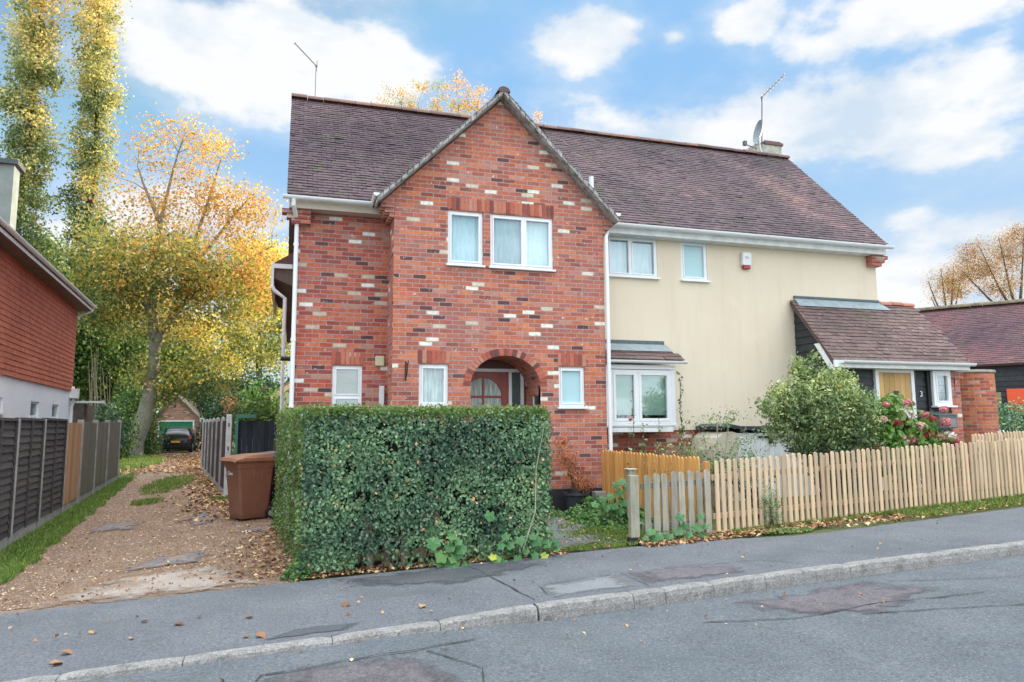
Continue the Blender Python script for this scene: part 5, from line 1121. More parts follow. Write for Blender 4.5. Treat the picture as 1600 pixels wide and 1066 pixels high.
# ================================================================== WHEELIE BINS
def make_bin(loc, rz, label, col, lidc, mark=False):
    t = empty('wheelie_bin', loc, label, 'bin', 'bins beside the hedge', rz)
    # local: front at -y (lid opens to -y), wheels at +y; width .58 depth .72 height 1.07
    def ring(z, w, y0, y1, r=.04):
        pts = []
        for (sx, sy, a0) in ((1, 0, -90), (1, 1, 0), (-1, 1, 90), (-1, 0, 180)):
            cx_, cy_ = sx*(w/2-r), (y1-r if sy else y0+r)
            for k in range(4): a = math.radians(a0+30*k); pts.append((cx_+r*math.cos(a), cy_+r*math.sin(a), z))
        return pts
    rings = [ring(.03, .44, -.24, .22), ring(.10, .46, -.26, .25), ring(.86, .54, -.33, .30), ring(.90, .56, -.35, .31), ring(.97, .57, -.36, .32), ring(.98, .60, -.38, .34), ring(1.0, .60, -.38, .34)]
    mm = M(); vs = [p for r in rings for p in r]; n = 16
    mm.mesh(vs, [(i*n+k, i*n+(k+1) % n, (i+1)*n+(k+1) % n, (i+1)*n+k) for i in range(len(rings)-1) for k in range(n)]+[tuple(range(n))[::-1], tuple((len(rings)-1)*n+k for k in range(n))])
    for sx in (-1, 1):
        for yy in (-.05, .1): mm.box(min(sx*.262, sx*.275), max(sx*.262, sx*.275), yy-.012, yy+.012, .70, .88)
    body = mm.build('body', col, t, local=True, bevel=.006)
    lr = []
    for (y, zc) in ((-.43, 1.00), (-.40, 1.055), (-.25, 1.09), (0, 1.115), (.2, 1.12), (.33, 1.09), (.36, 1.03)):
        lr.append([(-.32, y, min(zc-.03, 1.06)), (-.29, y, zc), (0, y, zc+.012), (.29, y, zc), (.32, y, min(zc-.03, 1.06)), (.32, y, 1.0), (-.32, y, 1.0)])
    mm = M(); vs = [p for r in lr for p in r]; n = 7; mm.mesh(vs, [(i*n+k, i*n+(k+1) % n, (i+1)*n+(k+1) % n, (i+1)*n+k) for i in range(len(lr)-1) for k in range(n)]+[tuple(range(n)), tuple((len(lr)-1)*n+k for k in range(n))])
    mm.build('lid', lidc, t, local=True, bevel=.006)
    mm = M(); mm.tube([(-.22, .40, .98), (.22, .40, .98)], .016, 8); mm.tube([(-.2, .33, .95), (-.2, .40, .98)], .016, 6); mm.tube([(.2, .33, .95), (.2, .40, .98)], .016, 6); mm.build('handle', lidc, t, local=True)
    for sx in (-1, 1):
        w = M(); w.tube([(sx*.235, .27, .10), (sx*.285, .27, .10)], .10, 18); w = w.build('wheel', MT['black'], t, local=True, bevel=.008)
        r_ = M(); r_.tube([(sx*.286, .27, .10), (sx*.292, .27, .10)], .055, 14); r_.build('hub', simple('hub_grey', (.35, .36, .37), .5), w, local=True)
    if mark:
        o = text_part('painted_name', 'Own', .10, (0, 0, 0), (PI/2+.09, 0, 0), MT['white'], None, .0015); o.parent = t; o.location = (-.06, -.330, .79)
    return t
brown = simple('brown_bin_plastic', (0.219, 0.096, 0.056), .55, .10, 4, .15, 120); brown_l = simple('brown_bin_lid', (0.298, 0.140, 0.083), .5, .12, 4)
dark = simple('dark_bin_plastic', (.030, .022, .030), .5); dark_l = simple('slate_blue_bin_lid', (.10, .11, .17), .4)
bp = on_ground(377, 812); make_bin((-.62, 13.55, G(-.6, 13.5)), math.radians(-62), 'brown wheelie bin with white scrawl on its front beside the hedge', brown, brown_l, True)
make_bin((-.22, 14.25, G(-.3, 14.2)), math.radians(-62), 'black wheelie bin behind the brown one', dark, dark_l)
mm = M(); mm.box(-.055, -.01, 12.75, 12.79, .02, 1.05); o = mm.build('white_stake', MT['white_old'], None); tag(o, 'thin white stake standing between the bins and the hedge', 'stake')

# ================================================================== PLANTS
def box_leaves(n, x0, x1, y0, y1, z0, z1, depth, faces):
    """points near the faces of a clipped box; returns centres and outward directions"""
    C = []; B = []
    ar = {'-y': (x1-x0)*(z1-z0), '-x': (y1-y0)*(z1-z0), '+x': (y1-y0)*(z1-z0), '+z': (x1-x0)*(y1-y0), '+y': (x1-x0)*(z1-z0)}
    tot = sum(ar[f] for f in faces)
    for f in faces:
        k = int(n*ar[f]/tot); u = RNG.uniform(size=(k, 3)); p = np.stack([x0+(x1-x0)*u[:, 0], y0+(y1-y0)*u[:, 1], z0+(z1-z0)*u[:, 2]], 1)
        w = np.abs(RNG.normal(0, depth, k)); lump = np.array([.075*noise.noise(Vector(q*1.6))+.045*noise.noise(Vector(q*5)) for q in p]) if k < 90000 else 0
        ax, s_ = {'-y': (1, 1), '-x': (0, 1), '+x': (0, -1), '+z': (2, -1), '+y': (1, -1)}[f]
        edge = {'-y': y0, '-x': x0, '+x': x1, '+z': z1, '+y': y1}[f]
        p[:, ax] = edge+s_*(w+lump-.02); b = np.zeros((k, 3)); b[:, ax] = -s_; C.append(p); B.append(b)
    return np.concatenate(C), np.concatenate(B)
def lump_tint(C, sc, base=.0, amp=.5, rnd=.5):
    n_ = np.array([noise.noise(Vector(c)*sc) for c in C]); return np.clip(base+.5+amp*n_+RNG.normal(0, .5, len(C))*rnd*.6, 0, 1)

def hedge():
    t = empty('hedge', (1.6, 8.6, G(1.6, 8.6)), 'big square clipped evergreen hedge in front of the brick house', 'hedge')
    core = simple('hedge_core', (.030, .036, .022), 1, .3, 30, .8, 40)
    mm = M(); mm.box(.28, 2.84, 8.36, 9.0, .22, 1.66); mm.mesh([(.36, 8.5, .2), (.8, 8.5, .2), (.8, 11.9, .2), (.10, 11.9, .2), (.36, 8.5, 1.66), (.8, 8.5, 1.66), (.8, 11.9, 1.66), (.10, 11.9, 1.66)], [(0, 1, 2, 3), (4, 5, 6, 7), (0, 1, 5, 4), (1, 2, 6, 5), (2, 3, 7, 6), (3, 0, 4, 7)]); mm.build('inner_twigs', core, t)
    C1, B1 = box_leaves(40000, .10, 2.99, 8.16, 9.15, .06, 1.78, .055, ['-y', '+x', '+z'])
    C2, B2 = box_leaves(15000, -.14, .7, 8.22, 12.0, .12, 1.80, .055, ['-x', '+z', '-y'])
    # side face leans: slide the left run with Y
    C2[:, 0] += .24-(C2[:, 1]-8.2)*.075
    C = np.concatenate([C1, C2]); B = np.concatenate([B1, B2])
    # rounded corners and ragged foot
    keep = (C[:, 2] > .26+.10*np.array([noise.noise(Vector((c[0]*3, c[1]*3, 2))) for c in C])) | (RNG.uniform(size=len(C)) < np.where((C[:, 0] < .75) | (C[:, 0] > 1.75), .95, .25)); C, B = C[keep], B[keep]
    hole = np.array([noise.noise(Vector(c)*5.5) for c in C]); keep = RNG.uniform(size=len(C)) < np.where(hole > .27, .30, 1); C, B = C[keep], B[keep]
    top = (C[:, 2] > 1.70+RNG.normal(0, .075, len(C))) | ((C[:, 0] < .16) & (RNG.uniform(size=len(C)) < .75))
    leaves('foliage', C[~top], .042, FOL['hedge'], t, bias=B[~top], wide=.68, tint=np.clip(lump_tint(C[~top], 2.0, -.10, .50, .5)+np.where(RNG.uniform(size=(~top).sum()) < .012, 1, 0), 0, 1))
    leaves('top_growth', C[top], .040, FOL['hedge_top'], t, bias=B[top], wide=.62, tint=lump_tint(C[top], 4, -.05, .3, .5))
    n = 900; xs = RNG.uniform(.1, 2.97, n); C3 = np.stack([xs, RNG.uniform(8.15, 8.7, n), 1.79+np.abs(RNG.normal(0, .03, n))], 1)
    leaves('new_shoots', C3, .04, FOL['hedge_top'], t, tint=RNG.uniform(.3, 1, n))
    mm = M()
    for i in range(60):
        x = random.uniform(.2, 3.0); y = 8.3+random.uniform(0, .4); mm.tube([(x, y, G(x, y)-.05), (x+random.uniform(-.1, .1), y, .4), (x+random.uniform(-.2, .2), y-.05, .9)], [.014, .010, .005], 5)
    mm.tube([(2.62, 8.1, .15), (2.78, 8.1, .6), (2.80, 8.11, 1.1), (2.90, 8.1, 1.58)], [.008, .007, .006, .003], 5, .9)
    mm.build('stems', WOOD['grey'], t)
hedge()

def lobed_leaf(mm, c, nrm, up, r, t):
    nrm = nrm.normalized(); a = (up-nrm*up.dot(nrm)); a = a.normalized() if a.length > .01 else nrm.orthogonal().normalized(); b = nrm.cross(a); vs = [c]; n = 20
    for k in range(n):
        an = 2*PI*k/n+PI; lobe = .86+.14*math.cos(5*an)
        if abs(((an-PI+PI) % (2*PI))-PI) < .25: lobe *= .55
        rr = r*lobe; vs.append(c+a*math.cos(an)*rr+b*math.sin(an)*rr-nrm*(.18*rr*abs(math.sin(5*an/2))*.5+.10*rr))
    mm.mesh(vs, [(0, 1+k, 1+(k+1) % n) for k in range(n)], t)
def mallow(name, label, spots, ground_pt, rmin=.05, rmax=.10):
    """plant of big round lobed leaves on stalks; spots = 3D leaf centres"""
    g = Vector(ground_pt); t = empty(name, g, label, 'plant'); ml = M(); ms = M()
    for (c, r, tt) in spots:
        c = Vector(c); tocam = (CAM-c); tocam.z = 0; tocam.normalize()
        nrm = tocam*random.uniform(.5, 1)+Z_*random.uniform(.25, .9)+Vector((random.uniform(-.4, .4), 0, 0)); lobed_leaf(ml, c, nrm, Vector((random.uniform(-1, 1), 0, -1)), r, tt)
        ms.tube([g+Vector((random.uniform(-.05, .05), .05, 0)), g.lerp(c, .55)+Vector((0, .05, .03)), c], .004, 4)
    ml.build('foliage', FOL['big'], t, fixn=False); ms.build('stems', FOL['ground'], t)
def spots_px(lst, Y):
    return [(P(x, y, Y), r/1121.4*Y*.97, tt) for (x, y, r, tt) in lst]
mallow('mallow_plant', 'cluster of big round green leaves at the foot of the hedge', spots_px([(677, 849, 13, .6), (706, 838, 10, .55), (716, 846, 8, .7), (703, 855, 10, .4), (720, 858, 11, .5), (690, 870, 12, .85), (708, 873, 9, .8), (702, 884, 12, .45), (722, 888, 14, .6), (694, 890, 12, .4), (686, 880, 8, .3), (716, 867, 9, .4), (712, 880, 8, .6)], 7.98), (1.83, 8.12, G(1.8, 8.1)))
mallow('mallow_plant', 'spreading round leaved plant with a yellow leaf at the hedge end by the path', spots_px([(790, 838, 9, .5), (797, 852, 9, .45), (783, 853, 8, .6), (813, 844, 10, .5), (833, 838, 8, .4), (840, 846, 10, .45), (855, 850, 9, .5), (866, 848, 9, .4), (776, 875, 9, .9), (786, 878, 8, .6), (810, 875, 10, .5), (836, 868, 8, .55), (851, 868, 8, .97), (870, 856, 8, .5), (822, 862, 7, .6), (766, 806, 11, .5), (770, 870, 8, .99)], 8.0), (2.6, 8.12, G(2.6, 8.1)))
mallow('mallow_plant', 'round leaved weed growing through the grey pickets', spots_px([(1062, 808, 10, .4), (1070, 822, 9, .4), (1060, 830, 10, .5), (1076, 835, 9, .6), (1095, 806, 8, .35), (1088, 824, 11, .4), (1102, 822, 9, .45), (1100, 835, 10, .4), (1046, 838, 9, .5), (1030, 838, 10, .6), (1018, 830, 9, .65), (1020, 843, 9, .5), (1082, 840, 8, .5), (1122, 840, 9, .35), (1008, 840, 7, .5), (1051, 846, 7, .6), (1063, 848, 9, 1.0)], 8.25), (5.0, 8.35, G(5, 8.35)))
# ground cover by the orange fence
def cover(name, label, n, cx_, cy_, rx2, ry2, h, size, mtl, cat='plant', kind=None):
    r = np.sqrt(RNG.uniform(size=n)); a = RNG.uniform(0, 2*PI, n); x = cx_+rx2*r*np.cos(a); y = cy_+ry2*r*np.sin(a)
    hh = h*(1-r**2)*np.array([.6+.7*noise.noise(Vector((p, q_, 0))*3) for p, q_ in zip(x, y)])
    z = np.array([G(p, q_) for p, q_ in zip(x, y)])+np.abs(hh)*RNG.uniform(.2, 1, n)
    t = empty(name, (cx_, cy_, G(cx_, cy_)), label, cat); leaves('foliage', np.stack([x, y, z], 1), size, mtl, t, bias=np.tile([0, -.5, .8], (n, 1)), wide=.8); return t
cover('leafy_weeds', 'low bright green weeds between the plant pot and the orange fence', 1900, 4.75, 10.4, .62, 1.15, .45, .075, FOL['ground'])
mallow('mallow_plant', 'large leaved green plant leaning on the orange fence', spots_px([(962, 758, 8, .4), (972, 752, 8, .5), (980, 762, 9, .35), (968, 770, 9, .5), (985, 775, 8, .4), (955, 775, 8, .55), (975, 785, 9, .4), (942, 780, 8, .5), (960, 790, 9, .5), (983, 790, 8, .4), (948, 792, 8, .6), (930, 788, 8, .55), (970, 800, 8, .6)], 9.7), (4.85, 9.8, G(4.8, 9.8)))

def shrub(name, label, cat, base, blobs, size, mtl, clumps, per, cr, stems=8, wide=.5, stem_mat=None, skin=.75, droop=0, tintf=None, biasw=.4, parts=('foliage', 'stems'), stem_r=.014):
    t = empty(name, base, label, cat); base = Vector(base); Cs = []; Bs = []; cl = []
    wts = np.array([b[1][0]*b[1][1]*b[1][2] for b in blobs])**(2/3); wts /= wts.sum()
    for (c, r), w in zip(blobs, wts):
        for _ in range(max(1, int(clumps*w))):
            d = RNG.normal(size=3); d /= np.linalg.norm(d); rr = RNG.uniform(skin**3, 1)**(1/3) if skin > 0 else RNG.uniform()**(1/3)
            cl.append((np.array(c)+d*np.array(r)*rr, d))
    for (c, d) in cl:
        k = max(1, int(per*RNG.uniform(.5, 1.5))); q_ = RNG.normal(0, cr, (k, 3)); Cs.append(c+q_); Bs.append(np.tile(d, (k, 1)))
    C = np.concatenate(Cs); Bv = np.concatenate(Bs); k = C[:, 2] > base.z+.02; C, Bv = C[k], Bv[k]
    tn = lump_tint(C, 3/max(cr*6, .3), 0, .4, .5) if tintf is None else tintf(C)
    leaves(parts[0], C, size, mtl, t, bias=Bv, bw=biasw, wide=wide, droop=droop, tint=tn)
    mm = M()
    for i in range(stems):
        c, d = cl[int(RNG.integers(len(cl)))]; e = Vector(c); mid = base.lerp(e, .5)+Vector((0, 0, (e-base).length*.12)); mm.tube([base+Vector((random.uniform(-.06, .06), random.uniform(-.06, .06), -.05)), base.lerp(mid, .6), mid, e], [stem_r, stem_r*.8, stem_r*.6, stem_r*.25], 5)
    mm.build(parts[1], stem_mat or WOOD['dark_bark'], t); return t
gb = G(8.4, 9.7)
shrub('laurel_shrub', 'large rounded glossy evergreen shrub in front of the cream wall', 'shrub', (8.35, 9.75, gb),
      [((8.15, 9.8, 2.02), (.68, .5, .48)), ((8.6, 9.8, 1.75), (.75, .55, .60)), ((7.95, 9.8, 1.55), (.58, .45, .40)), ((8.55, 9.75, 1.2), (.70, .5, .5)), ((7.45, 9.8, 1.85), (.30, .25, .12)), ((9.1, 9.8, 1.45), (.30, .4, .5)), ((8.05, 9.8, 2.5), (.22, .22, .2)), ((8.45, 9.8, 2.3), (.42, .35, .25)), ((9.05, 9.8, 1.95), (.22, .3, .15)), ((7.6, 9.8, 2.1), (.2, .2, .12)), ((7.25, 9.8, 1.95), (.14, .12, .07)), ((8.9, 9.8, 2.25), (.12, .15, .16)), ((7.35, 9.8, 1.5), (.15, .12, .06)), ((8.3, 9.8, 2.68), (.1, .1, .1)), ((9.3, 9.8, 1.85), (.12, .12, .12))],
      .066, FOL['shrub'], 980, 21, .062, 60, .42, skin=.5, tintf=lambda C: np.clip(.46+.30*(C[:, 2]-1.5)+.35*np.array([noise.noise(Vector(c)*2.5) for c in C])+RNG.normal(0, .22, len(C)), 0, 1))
hy = shrub('hydrangea_bush', 'hydrangea bush with pink, red and white flower heads behind the pale pickets', 'shrub', (10.3, 10.1, G(10.3, 10.1)),
      [((10.2, 10.05, 1.35), (.75, .5, .45)), ((10.75, 10.1, 1.0), (.55, .45, .42)), ((9.7, 10.0, 1.3), (.45, .4, .5)), ((10.0, 10.0, 1.8), (.35, .3, .25)), ((9.95, 9.75, 1.0), (.7, .3, .3))], .11, FOL['hyd'], 620, 8, .07, 24, .62, skin=.5, biasw=.8)
fl = [(1415, 646, 13, 'white'), (1418, 630, 8, 'pink'), (1445, 648, 7, 'pink'), (1478, 660, 9, 'pink'), (1458, 655, 6, 'red'), (1438, 667, 10, 'blush'), (1448, 679, 11, 'red'), (1470, 684, 9, 'pink'), (1484, 681, 9, 'white'), (1409, 689, 12, 'blush'), (1424, 689, 11, 'pink'), (1443, 696, 9, 'blush'), (1490, 692, 8, 'red'), (1403, 661, 9, 'red'), (1417, 661, 8, 'red'), (1397, 703, 10, 'white'), (1345, 702, 8, 'red'), (1336, 706, 11, 'red'), (1362, 703, 8, 'red'), (1372, 700, 7, 'pink'), (1330, 712, 8, 'red'), (1384, 632, 6, 'pink'), (1475, 640, 7, 'pink'), (1350, 712, 7, 'red'), (1320, 709, 7, 'red'), (1380, 655, 7, 'blush'), (1432, 700, 7, 'pink'), (1296, 708, 6, 'red')]
for (x, y, r, k) in fl:
    c = P(x, y, 9.62 if x < 1390 else 9.75); R_ = r/1121.4*12.2; n = 190; d = RNG.normal(size=(n, 3)); d /= np.linalg.norm(d, axis=1)[:, None]
    V, F, T = leaf_arrays(np.array(c)+d*np.array([R_, R_, R_*.8])*RNG.uniform(.8, 1, (n, 1)), R_*.42, bias=d, bw=1.2, wide=.9)
    quads_object('flower_head', V, F, T, PETAL[k], hy)
# thin rose with bare stems beside the bay
shrub('rose_bush', 'straggly rose bush with thin arching stems below the cream wall', 'shrub', (6.45, 9.9, G(6.4, 9.9)),
      [((6.3, 10.0, 1.62), (.42, .3, .14)), ((6.75, 10.0, 1.72), (.3, .3, .18)), ((6.2, 10, 1.15), (.55, .35, .22)), ((6.9, 9.9, 1.15), (.35, .3, .25)), ((5.8, 9.9, 1.3), (.35, .3, .25)), ((7.1, 10, 1.42), (.16, .2, .08)), ((5.5, 9.8, 1.1), (.3, .2, .2))], .042, FOL['shrub'], 150, 9, .05, 46, .55, WOOD['grey'], skin=.1, stem_r=.008)
shrub('low_shrub', 'low leafy bush behind the pale pickets below the white store', 'shrub', (6.9, 9.5, G(6.9, 9.5)), [((6.3, 9.5, .92), (.5, .3, .22)), ((6.75, 9.5, .80), (.3, .3, .2))], .055, FOL['ground'], 90, 10, .07, 16, .5, skin=.3)
shrub('tangled_weeds', 'dry straw coloured weeds tangled behind the grey pickets', 'plant', (5.0, 8.75, G(5, 8.7)), [((4.75, 8.75, .95), (.35, .15, .18)), ((5.1, 8.8, .6), (.3, .15, .4))], .04, FOL['litter'], 30, 4, .05, 34, .3, simple('straw', (.42, .34, .20), .9), skin=.0, stem_r=.004)
# climber on the right edge of the bay
cl_ = empty('climbing_plant', (6.98, 11.85, G(6.9, 11.8)), 'thin climbing plant up the right edge of the bay window', 'plant')
z = np.linspace(.5, 2.55, 130); C = np.stack([6.94+.03*np.sin(z*9)+RNG.normal(0, .02, 130), 11.84+RNG.normal(0, .02, 130), z+RNG.normal(0, .02, 130)], 1); leaves('foliage', C, .055, FOL['shrub'], cl_, tint=RNG.uniform(0, .5, 130))
mm = M(); mm.tube([(6.94+.03*math.sin(q_*9), 11.86, q_) for q_ in (0.3, .6, .9, 1.2, 1.5, 1.8, 2.1, 2.4)], .006, 5); mm.build('stem', WOOD['dark_bark'], cl_)
tall = empty('tall_rose_stems', (5.9, 11.0, G(5.9, 11)), 'tall rose stems with one pink flower in front of the bay window', 'plant')
mm = M(); Cs = []
for (px_, top) in ((986, 610), (1002, 660), (1026, 650)):
    b_ = P(px_, 735, 10.6); e_ = P(px_+3, top, 10.6); mm.tube([b_, b_.lerp(e_, .5)+Vector((.03, 0, 0)), e_], [.006, .005, .003], 5)
    for i in range(26): q_ = b_.lerp(e_, random.random()); Cs.append((q_.x+random.gauss(0, .03), q_.y+random.gauss(0, .03), q_.z))
mm.build('stems', WOOD['dark_bark'], tall); leaves('foliage', Cs, .06, FOL['shrub'], tall, wide=.6)
n = 60; d = RNG.normal(size=(n, 3)); d /= np.linalg.norm(d, axis=1)[:, None]; V, F, T = leaf_arrays(np.array(P(985, 655, 10.55))+d*.028, .03, bias=d, wide=.9); quads_object('flower', V, F, T, PETAL['pink'], tall)
# withered plant in a pot
pot = empty('plant_pot', (4.62, 11.35, G(4.6, 11.3)), 'round dark plant pot against the brick gable', 'plant pot')
mm = M(); g = G(4.6, 11.3); mm.lathe((4.62, 11.35, g), [(.15, 0), (.19, .28), (.215, .29), (.215, .33), (.19, .33), (.185, .27)], 24); mm.build('tub', simple('dark_slate_tub', (.035, .042, .055), .5), pot)
mm = M(); mm.lathe((4.62, 11.35, g), [(.18, .27), (.17, .29)], 20); mm.build('compost', simple('compost', (.06, .04, .03), 1), pot)
g = G(4.6, 11.3)+.3
shrub('withered_shrub', 'withered shrub with rusty orange leaves growing in the dark pot', 'plant', (4.62, 11.35, g), [((4.50, 11.42, 1.05), (.16, .12, .28)), ((4.66, 11.4, .72), (.20, .14, .18)), ((4.40, 11.42, 1.28), (.12, .1, .14)), ((4.85, 11.4, .60), (.10, .1, .12))], .05, FOL['dead'], 110, 9, .035, 24, .45, skin=.0, stem_r=.006)
mm = M(); mm.box(5.02, 5.22, 11.45, 11.62, G(5.1, 11.5)-.02, G(5.1, 11.5)+.30); o = mm.build('concrete_block', MT['conc'], None, bevel=.01); tag(o, 'grey concrete block at the corner of the brick gable', 'block')
cover('leafy_weeds', 'small weeds at the foot of the gable wall left of the pot', 300, 4.1, 11.3, .35, .3, .15, .05, FOL['ground'])
cover('leafy_weeds', 'small tuft of weeds on the path in front of the pot', 260, 4.55, 10.9, .2, .22, .2, .05, FOL['ground'])
shrub('fern', 'feathery green weed growing through the pale pickets', 'plant', (6.35, 8.55, G(6.3, 8.5)), [((6.35, 8.55, .50), (.17, .08, .28))], .032, FOL['hedge'], 60, 14, .03, 12, .35, skin=0, stem_r=.004)
cover('leafy_weeds', 'pale green weeds among fallen leaves below the pale pickets', 700, 6.35, 8.25, .42, .14, .10, .035, FOL['hedge_top'])
cover('leafy_weeds', 'small ivy tuft under the corner of the hedge', 260, .12, 8.2, .16, .14, .2, .045, FOL['ground'])

# green bush right of the pillar
shrub('round_bush', 'dense green bush right of the brick pillar', 'shrub', (16.9, 13.2, G(14, 13)), [((16.9, 13.2, 1.1), (1.1, .7, .95)), ((16.3, 13.2, 1.5), (.45, .5, .5))], .06, FOL['hedge'], 700, 12, .08, 12, .6, skin=.75)

# ================================================================== TREES
def tree(name, label, base, trunks, blobs, size, fmat, bark, per=20, cr=.35, wide=.7, group=None, brad=.05, twig=True, tintf=None, fine=True, skin=.35, cat='tree', tops=None):
    """trunks: list of (points, radii). blobs: (centre, radii, clumps)"""
    t = empty(name, base, label, cat, group); mm = M(); nodes = []
    for pts, rad in trunks:
        pts = [Vector(p) for p in pts]; out = []; rr = []
        for i in range(len(pts)-1):
            for k in range(4): out.append(pts[i].lerp(pts[i+1], k/4)); rr.append(rad[i]+(rad[i+1]-rad[i])*k/4)
        out.append(pts[-1]); rr.append(rad[-1])
        sm = out[:1]+[(out[i-1]+out[i]*2+out[i+1])/4 for i in range(1, len(out)-1)]+out[-1:]
        mm.tube(sm, rr, 10); nodes += [(p, r) for p, r in zip(sm, rr)]
    cl = []
    for (c, r, n) in blobs:
        for _ in range(n):
            d = RNG.normal(size=3); d /= np.linalg.norm(d); q_ = np.array(c)+d*np.array(r)*RNG.uniform(skin**3, 1)**(1/3); cl.append((q_, d))
    if twig:
        top_n = sorted(cl, key=lambda e: min((Vector(e[0])-p).length for p, _ in nodes[::3]))
        arr = np.array([p for p, _ in nodes]); rad = [r for _, r in nodes]
        for (c, d) in top_n[:520]:
            dist = np.linalg.norm(arr-c, axis=1)+np.maximum(0, arr[:, 2]-c[2]+.3)*1.6; i = int(dist.argmin()); a = Vector(arr[i]); e = Vector(c); L_ = (e-a).length
            if L_ < .15: continue
            r0 = min(rad[i]*.6, brad*(.3+L_*.25)); mid = a.lerp(e, .5)+Vector((random.uniform(-.1, .1), random.uniform(-.1, .1), .10))*L_
            mm.tube([a, mid, e], [r0, r0*.65, max(.008, r0*.3)], 4, cap=False)
            arr = np.vstack([arr, np.array(mid)[None], np.array(e)[None]]); rad += [r0*.65, max(.012, r0*.35)]
    mm.build('trunk', bark, t, smooth=True)
    Cs = []; Bs = []; tn = []
    for (c, d) in cl:
        k = max(1, int(per*RNG.uniform(.4, 1.6))); Cs.append(c+RNG.normal(0, cr, (k, 3))*np.array([1, 1, .7])); Bs.append(np.tile(d, (k, 1))); tn.append(np.full(k, RNG.normal(0, .16)))
    C = np.concatenate(Cs); Bv = np.concatenate(Bs); tn = np.concatenate(tn)
    k = C[:, 2] > .3; C, Bv, tn = C[k], Bv[k], tn[k]
    base_t = tintf(C) if tintf else np.full(len(C), .5)
    T = np.clip(base_t+tn+RNG.normal(0, .14, len(C)), 0, 1)
    if tops:
        sel = tops(C)
        sel2 = sel & (RNG.uniform(size=len(C)) < .62)
        if sel.any(): leaves('upper_crown', C[sel2], size*.85, FOL['sycamore_top'], t, bias=Bv[sel2], bw=.2, wide=wide, tint=T[sel2])
        leaves('crown', C[~sel], size, fmat, t, bias=Bv[~sel], bw=.2, wide=wide, tint=T[~sel])
    else: leaves('crown', C, size, fmat, t, bias=Bv, bw=.2, wide=wide, tint=T)
    return t
def nz_(C, s, o=0): return np.array([noise.noise(Vector((c[0]*s+o, c[1]*s, c[2]*s))) for c in C])
def blob_px(lst, Y, dep=1.0):
    out = []
    for (x, y, rx2, ry2, n) in lst:
        c = P(x, y, Y); k = Y/1121.4*1.02; out.append(((c.x, c.y+RNG.uniform(-.5, .5), c.z), (rx2*k, max(rx2, ry2)*k*dep, ry2*k), n))
    return out
# big sycamore by the drive
SY = 40.0
b0_ = on_ground(203, 714); SY = 40.0
def tp(lst, Y=SY): return [P(x, y, Y) for x, y in lst]
tree('sycamore_tree', 'tall sycamore with a leaning grey trunk and thinning sun-tinted orange top beside the drive', (P(203, 714, SY).x, SY, G(-7, SY)),
     [(tp([(200, 716), (208, 690), (225, 655), (236, 610), (241, 560), (240, 500), (238, 455), (242, 400), (250, 350), (262, 300), (275, 250), (290, 205)]), [.72, .50, .40, .34, .28, .22, .18, .15, .12, .08, .05, .03]),
      (tp([(240, 560), (248, 525), (262, 508), (285, 475), (330, 432), (380, 410), (425, 385)]), [.24, .21, .19, .15, .11, .07, .04]),
      (tp([(241, 520), (232, 480), (222, 470), (196, 440), (165, 425), (140, 400)]), [.2, .17, .14, .12, .08, .03]),
      (tp([(250, 350), (238, 320), (225, 290), (215, 260)]), [.12, .09, .06, .03]), (tp([(262, 510), (285, 455), (300, 420), (310, 360), (330, 300), (345, 250)]), [.18, .15, .12, .09, .06, .03]),
      (tp([(300, 420), (340, 370), (370, 330), (400, 300)]), [.10, .08, .06, .03])],
     blob_px([(280, 420, 140, 40, 130), (200, 400, 80, 55, 70), (350, 400, 80, 50, 80), (240, 480, 90, 40, 55), (360, 470, 75, 45, 70), (300, 330, 60, 45, 40), (360, 320, 50, 35, 42), (285, 240, 65, 45, 42), (340, 235, 30, 30, 12), (210, 310, 60, 45, 22), (400, 350, 40, 45, 22), (180, 470, 50, 50, 45), (330, 540, 70, 35, 30), (270, 600, 35, 28, 16), (330, 590, 50, 25, 18), (215, 570, 30, 25, 8)], SY, .8),
     .175, FOL['sycamore'], WOOD['bark'], per=62, cr=.48, brad=.05, tops=lambda C: C[:, 2] > 11.0+2.0*nz_(C, .35, 5)-.25*(C[:, 0]+5),
     tintf=lambda C: np.clip(.44+.034*(C[:, 0]+5)+.025*(C[:, 2]-8)+.30*nz_(C, .45), 0, 1))  # warmer tint rightward and upward adds low sun to the autumn colour
# poplars
def poplar(px_, Y, top, halfw, n, label, wob=0):
    b_ = P(px_, 600, Y); g = G(b_.x, Y); hts = [g, 5, 12, 20, 27, 33]; tr = [Vector((b_.x+.3*math.sin(i*2.1+wob), Y, z)) for i, z in enumerate(hts)]
    k = Y/1121.4; bl_ = []
    for z in np.arange(7, top, 1.15):
        w = halfw*k*min(1, (z-3)/8)*(1 if z < top-6 else max(.25, (top-z)/6)); ang = RNG.uniform(0, 2*PI)
        bl_.append(((b_.x+w*.25*math.cos(ang)+.02*(z-8)*0, Y+w*.25*math.sin(ang), z), (w, w, 1.3), int(n*(.6 if z < 14 else 1))))
    tree('poplar_tree', label, (b_.x, Y, g), [(tr, [.42, .34, .27, .19, .11, .05])], bl_, .19, FOL['poplar'], WOOD['dark_bark'], per=46, cr=.36, group=None, skin=.2,
         tintf=lambda C: np.clip(.28+.028*(C[:, 2]-14)+.05*(C[:, 0]-b_.x)+.35*nz_(C, .5), 0, 1))  # leaves turn golden upward and to the right, painting the low sun
poplar(14, 50, 36, 30, 30, 'very tall narrow poplar with yellowing leaves at the left edge')
poplar(120, 52, 36, 27, 24, 'tall narrow poplar, second from the left edge, its right side tinted golden as if sunlit', 1.5)
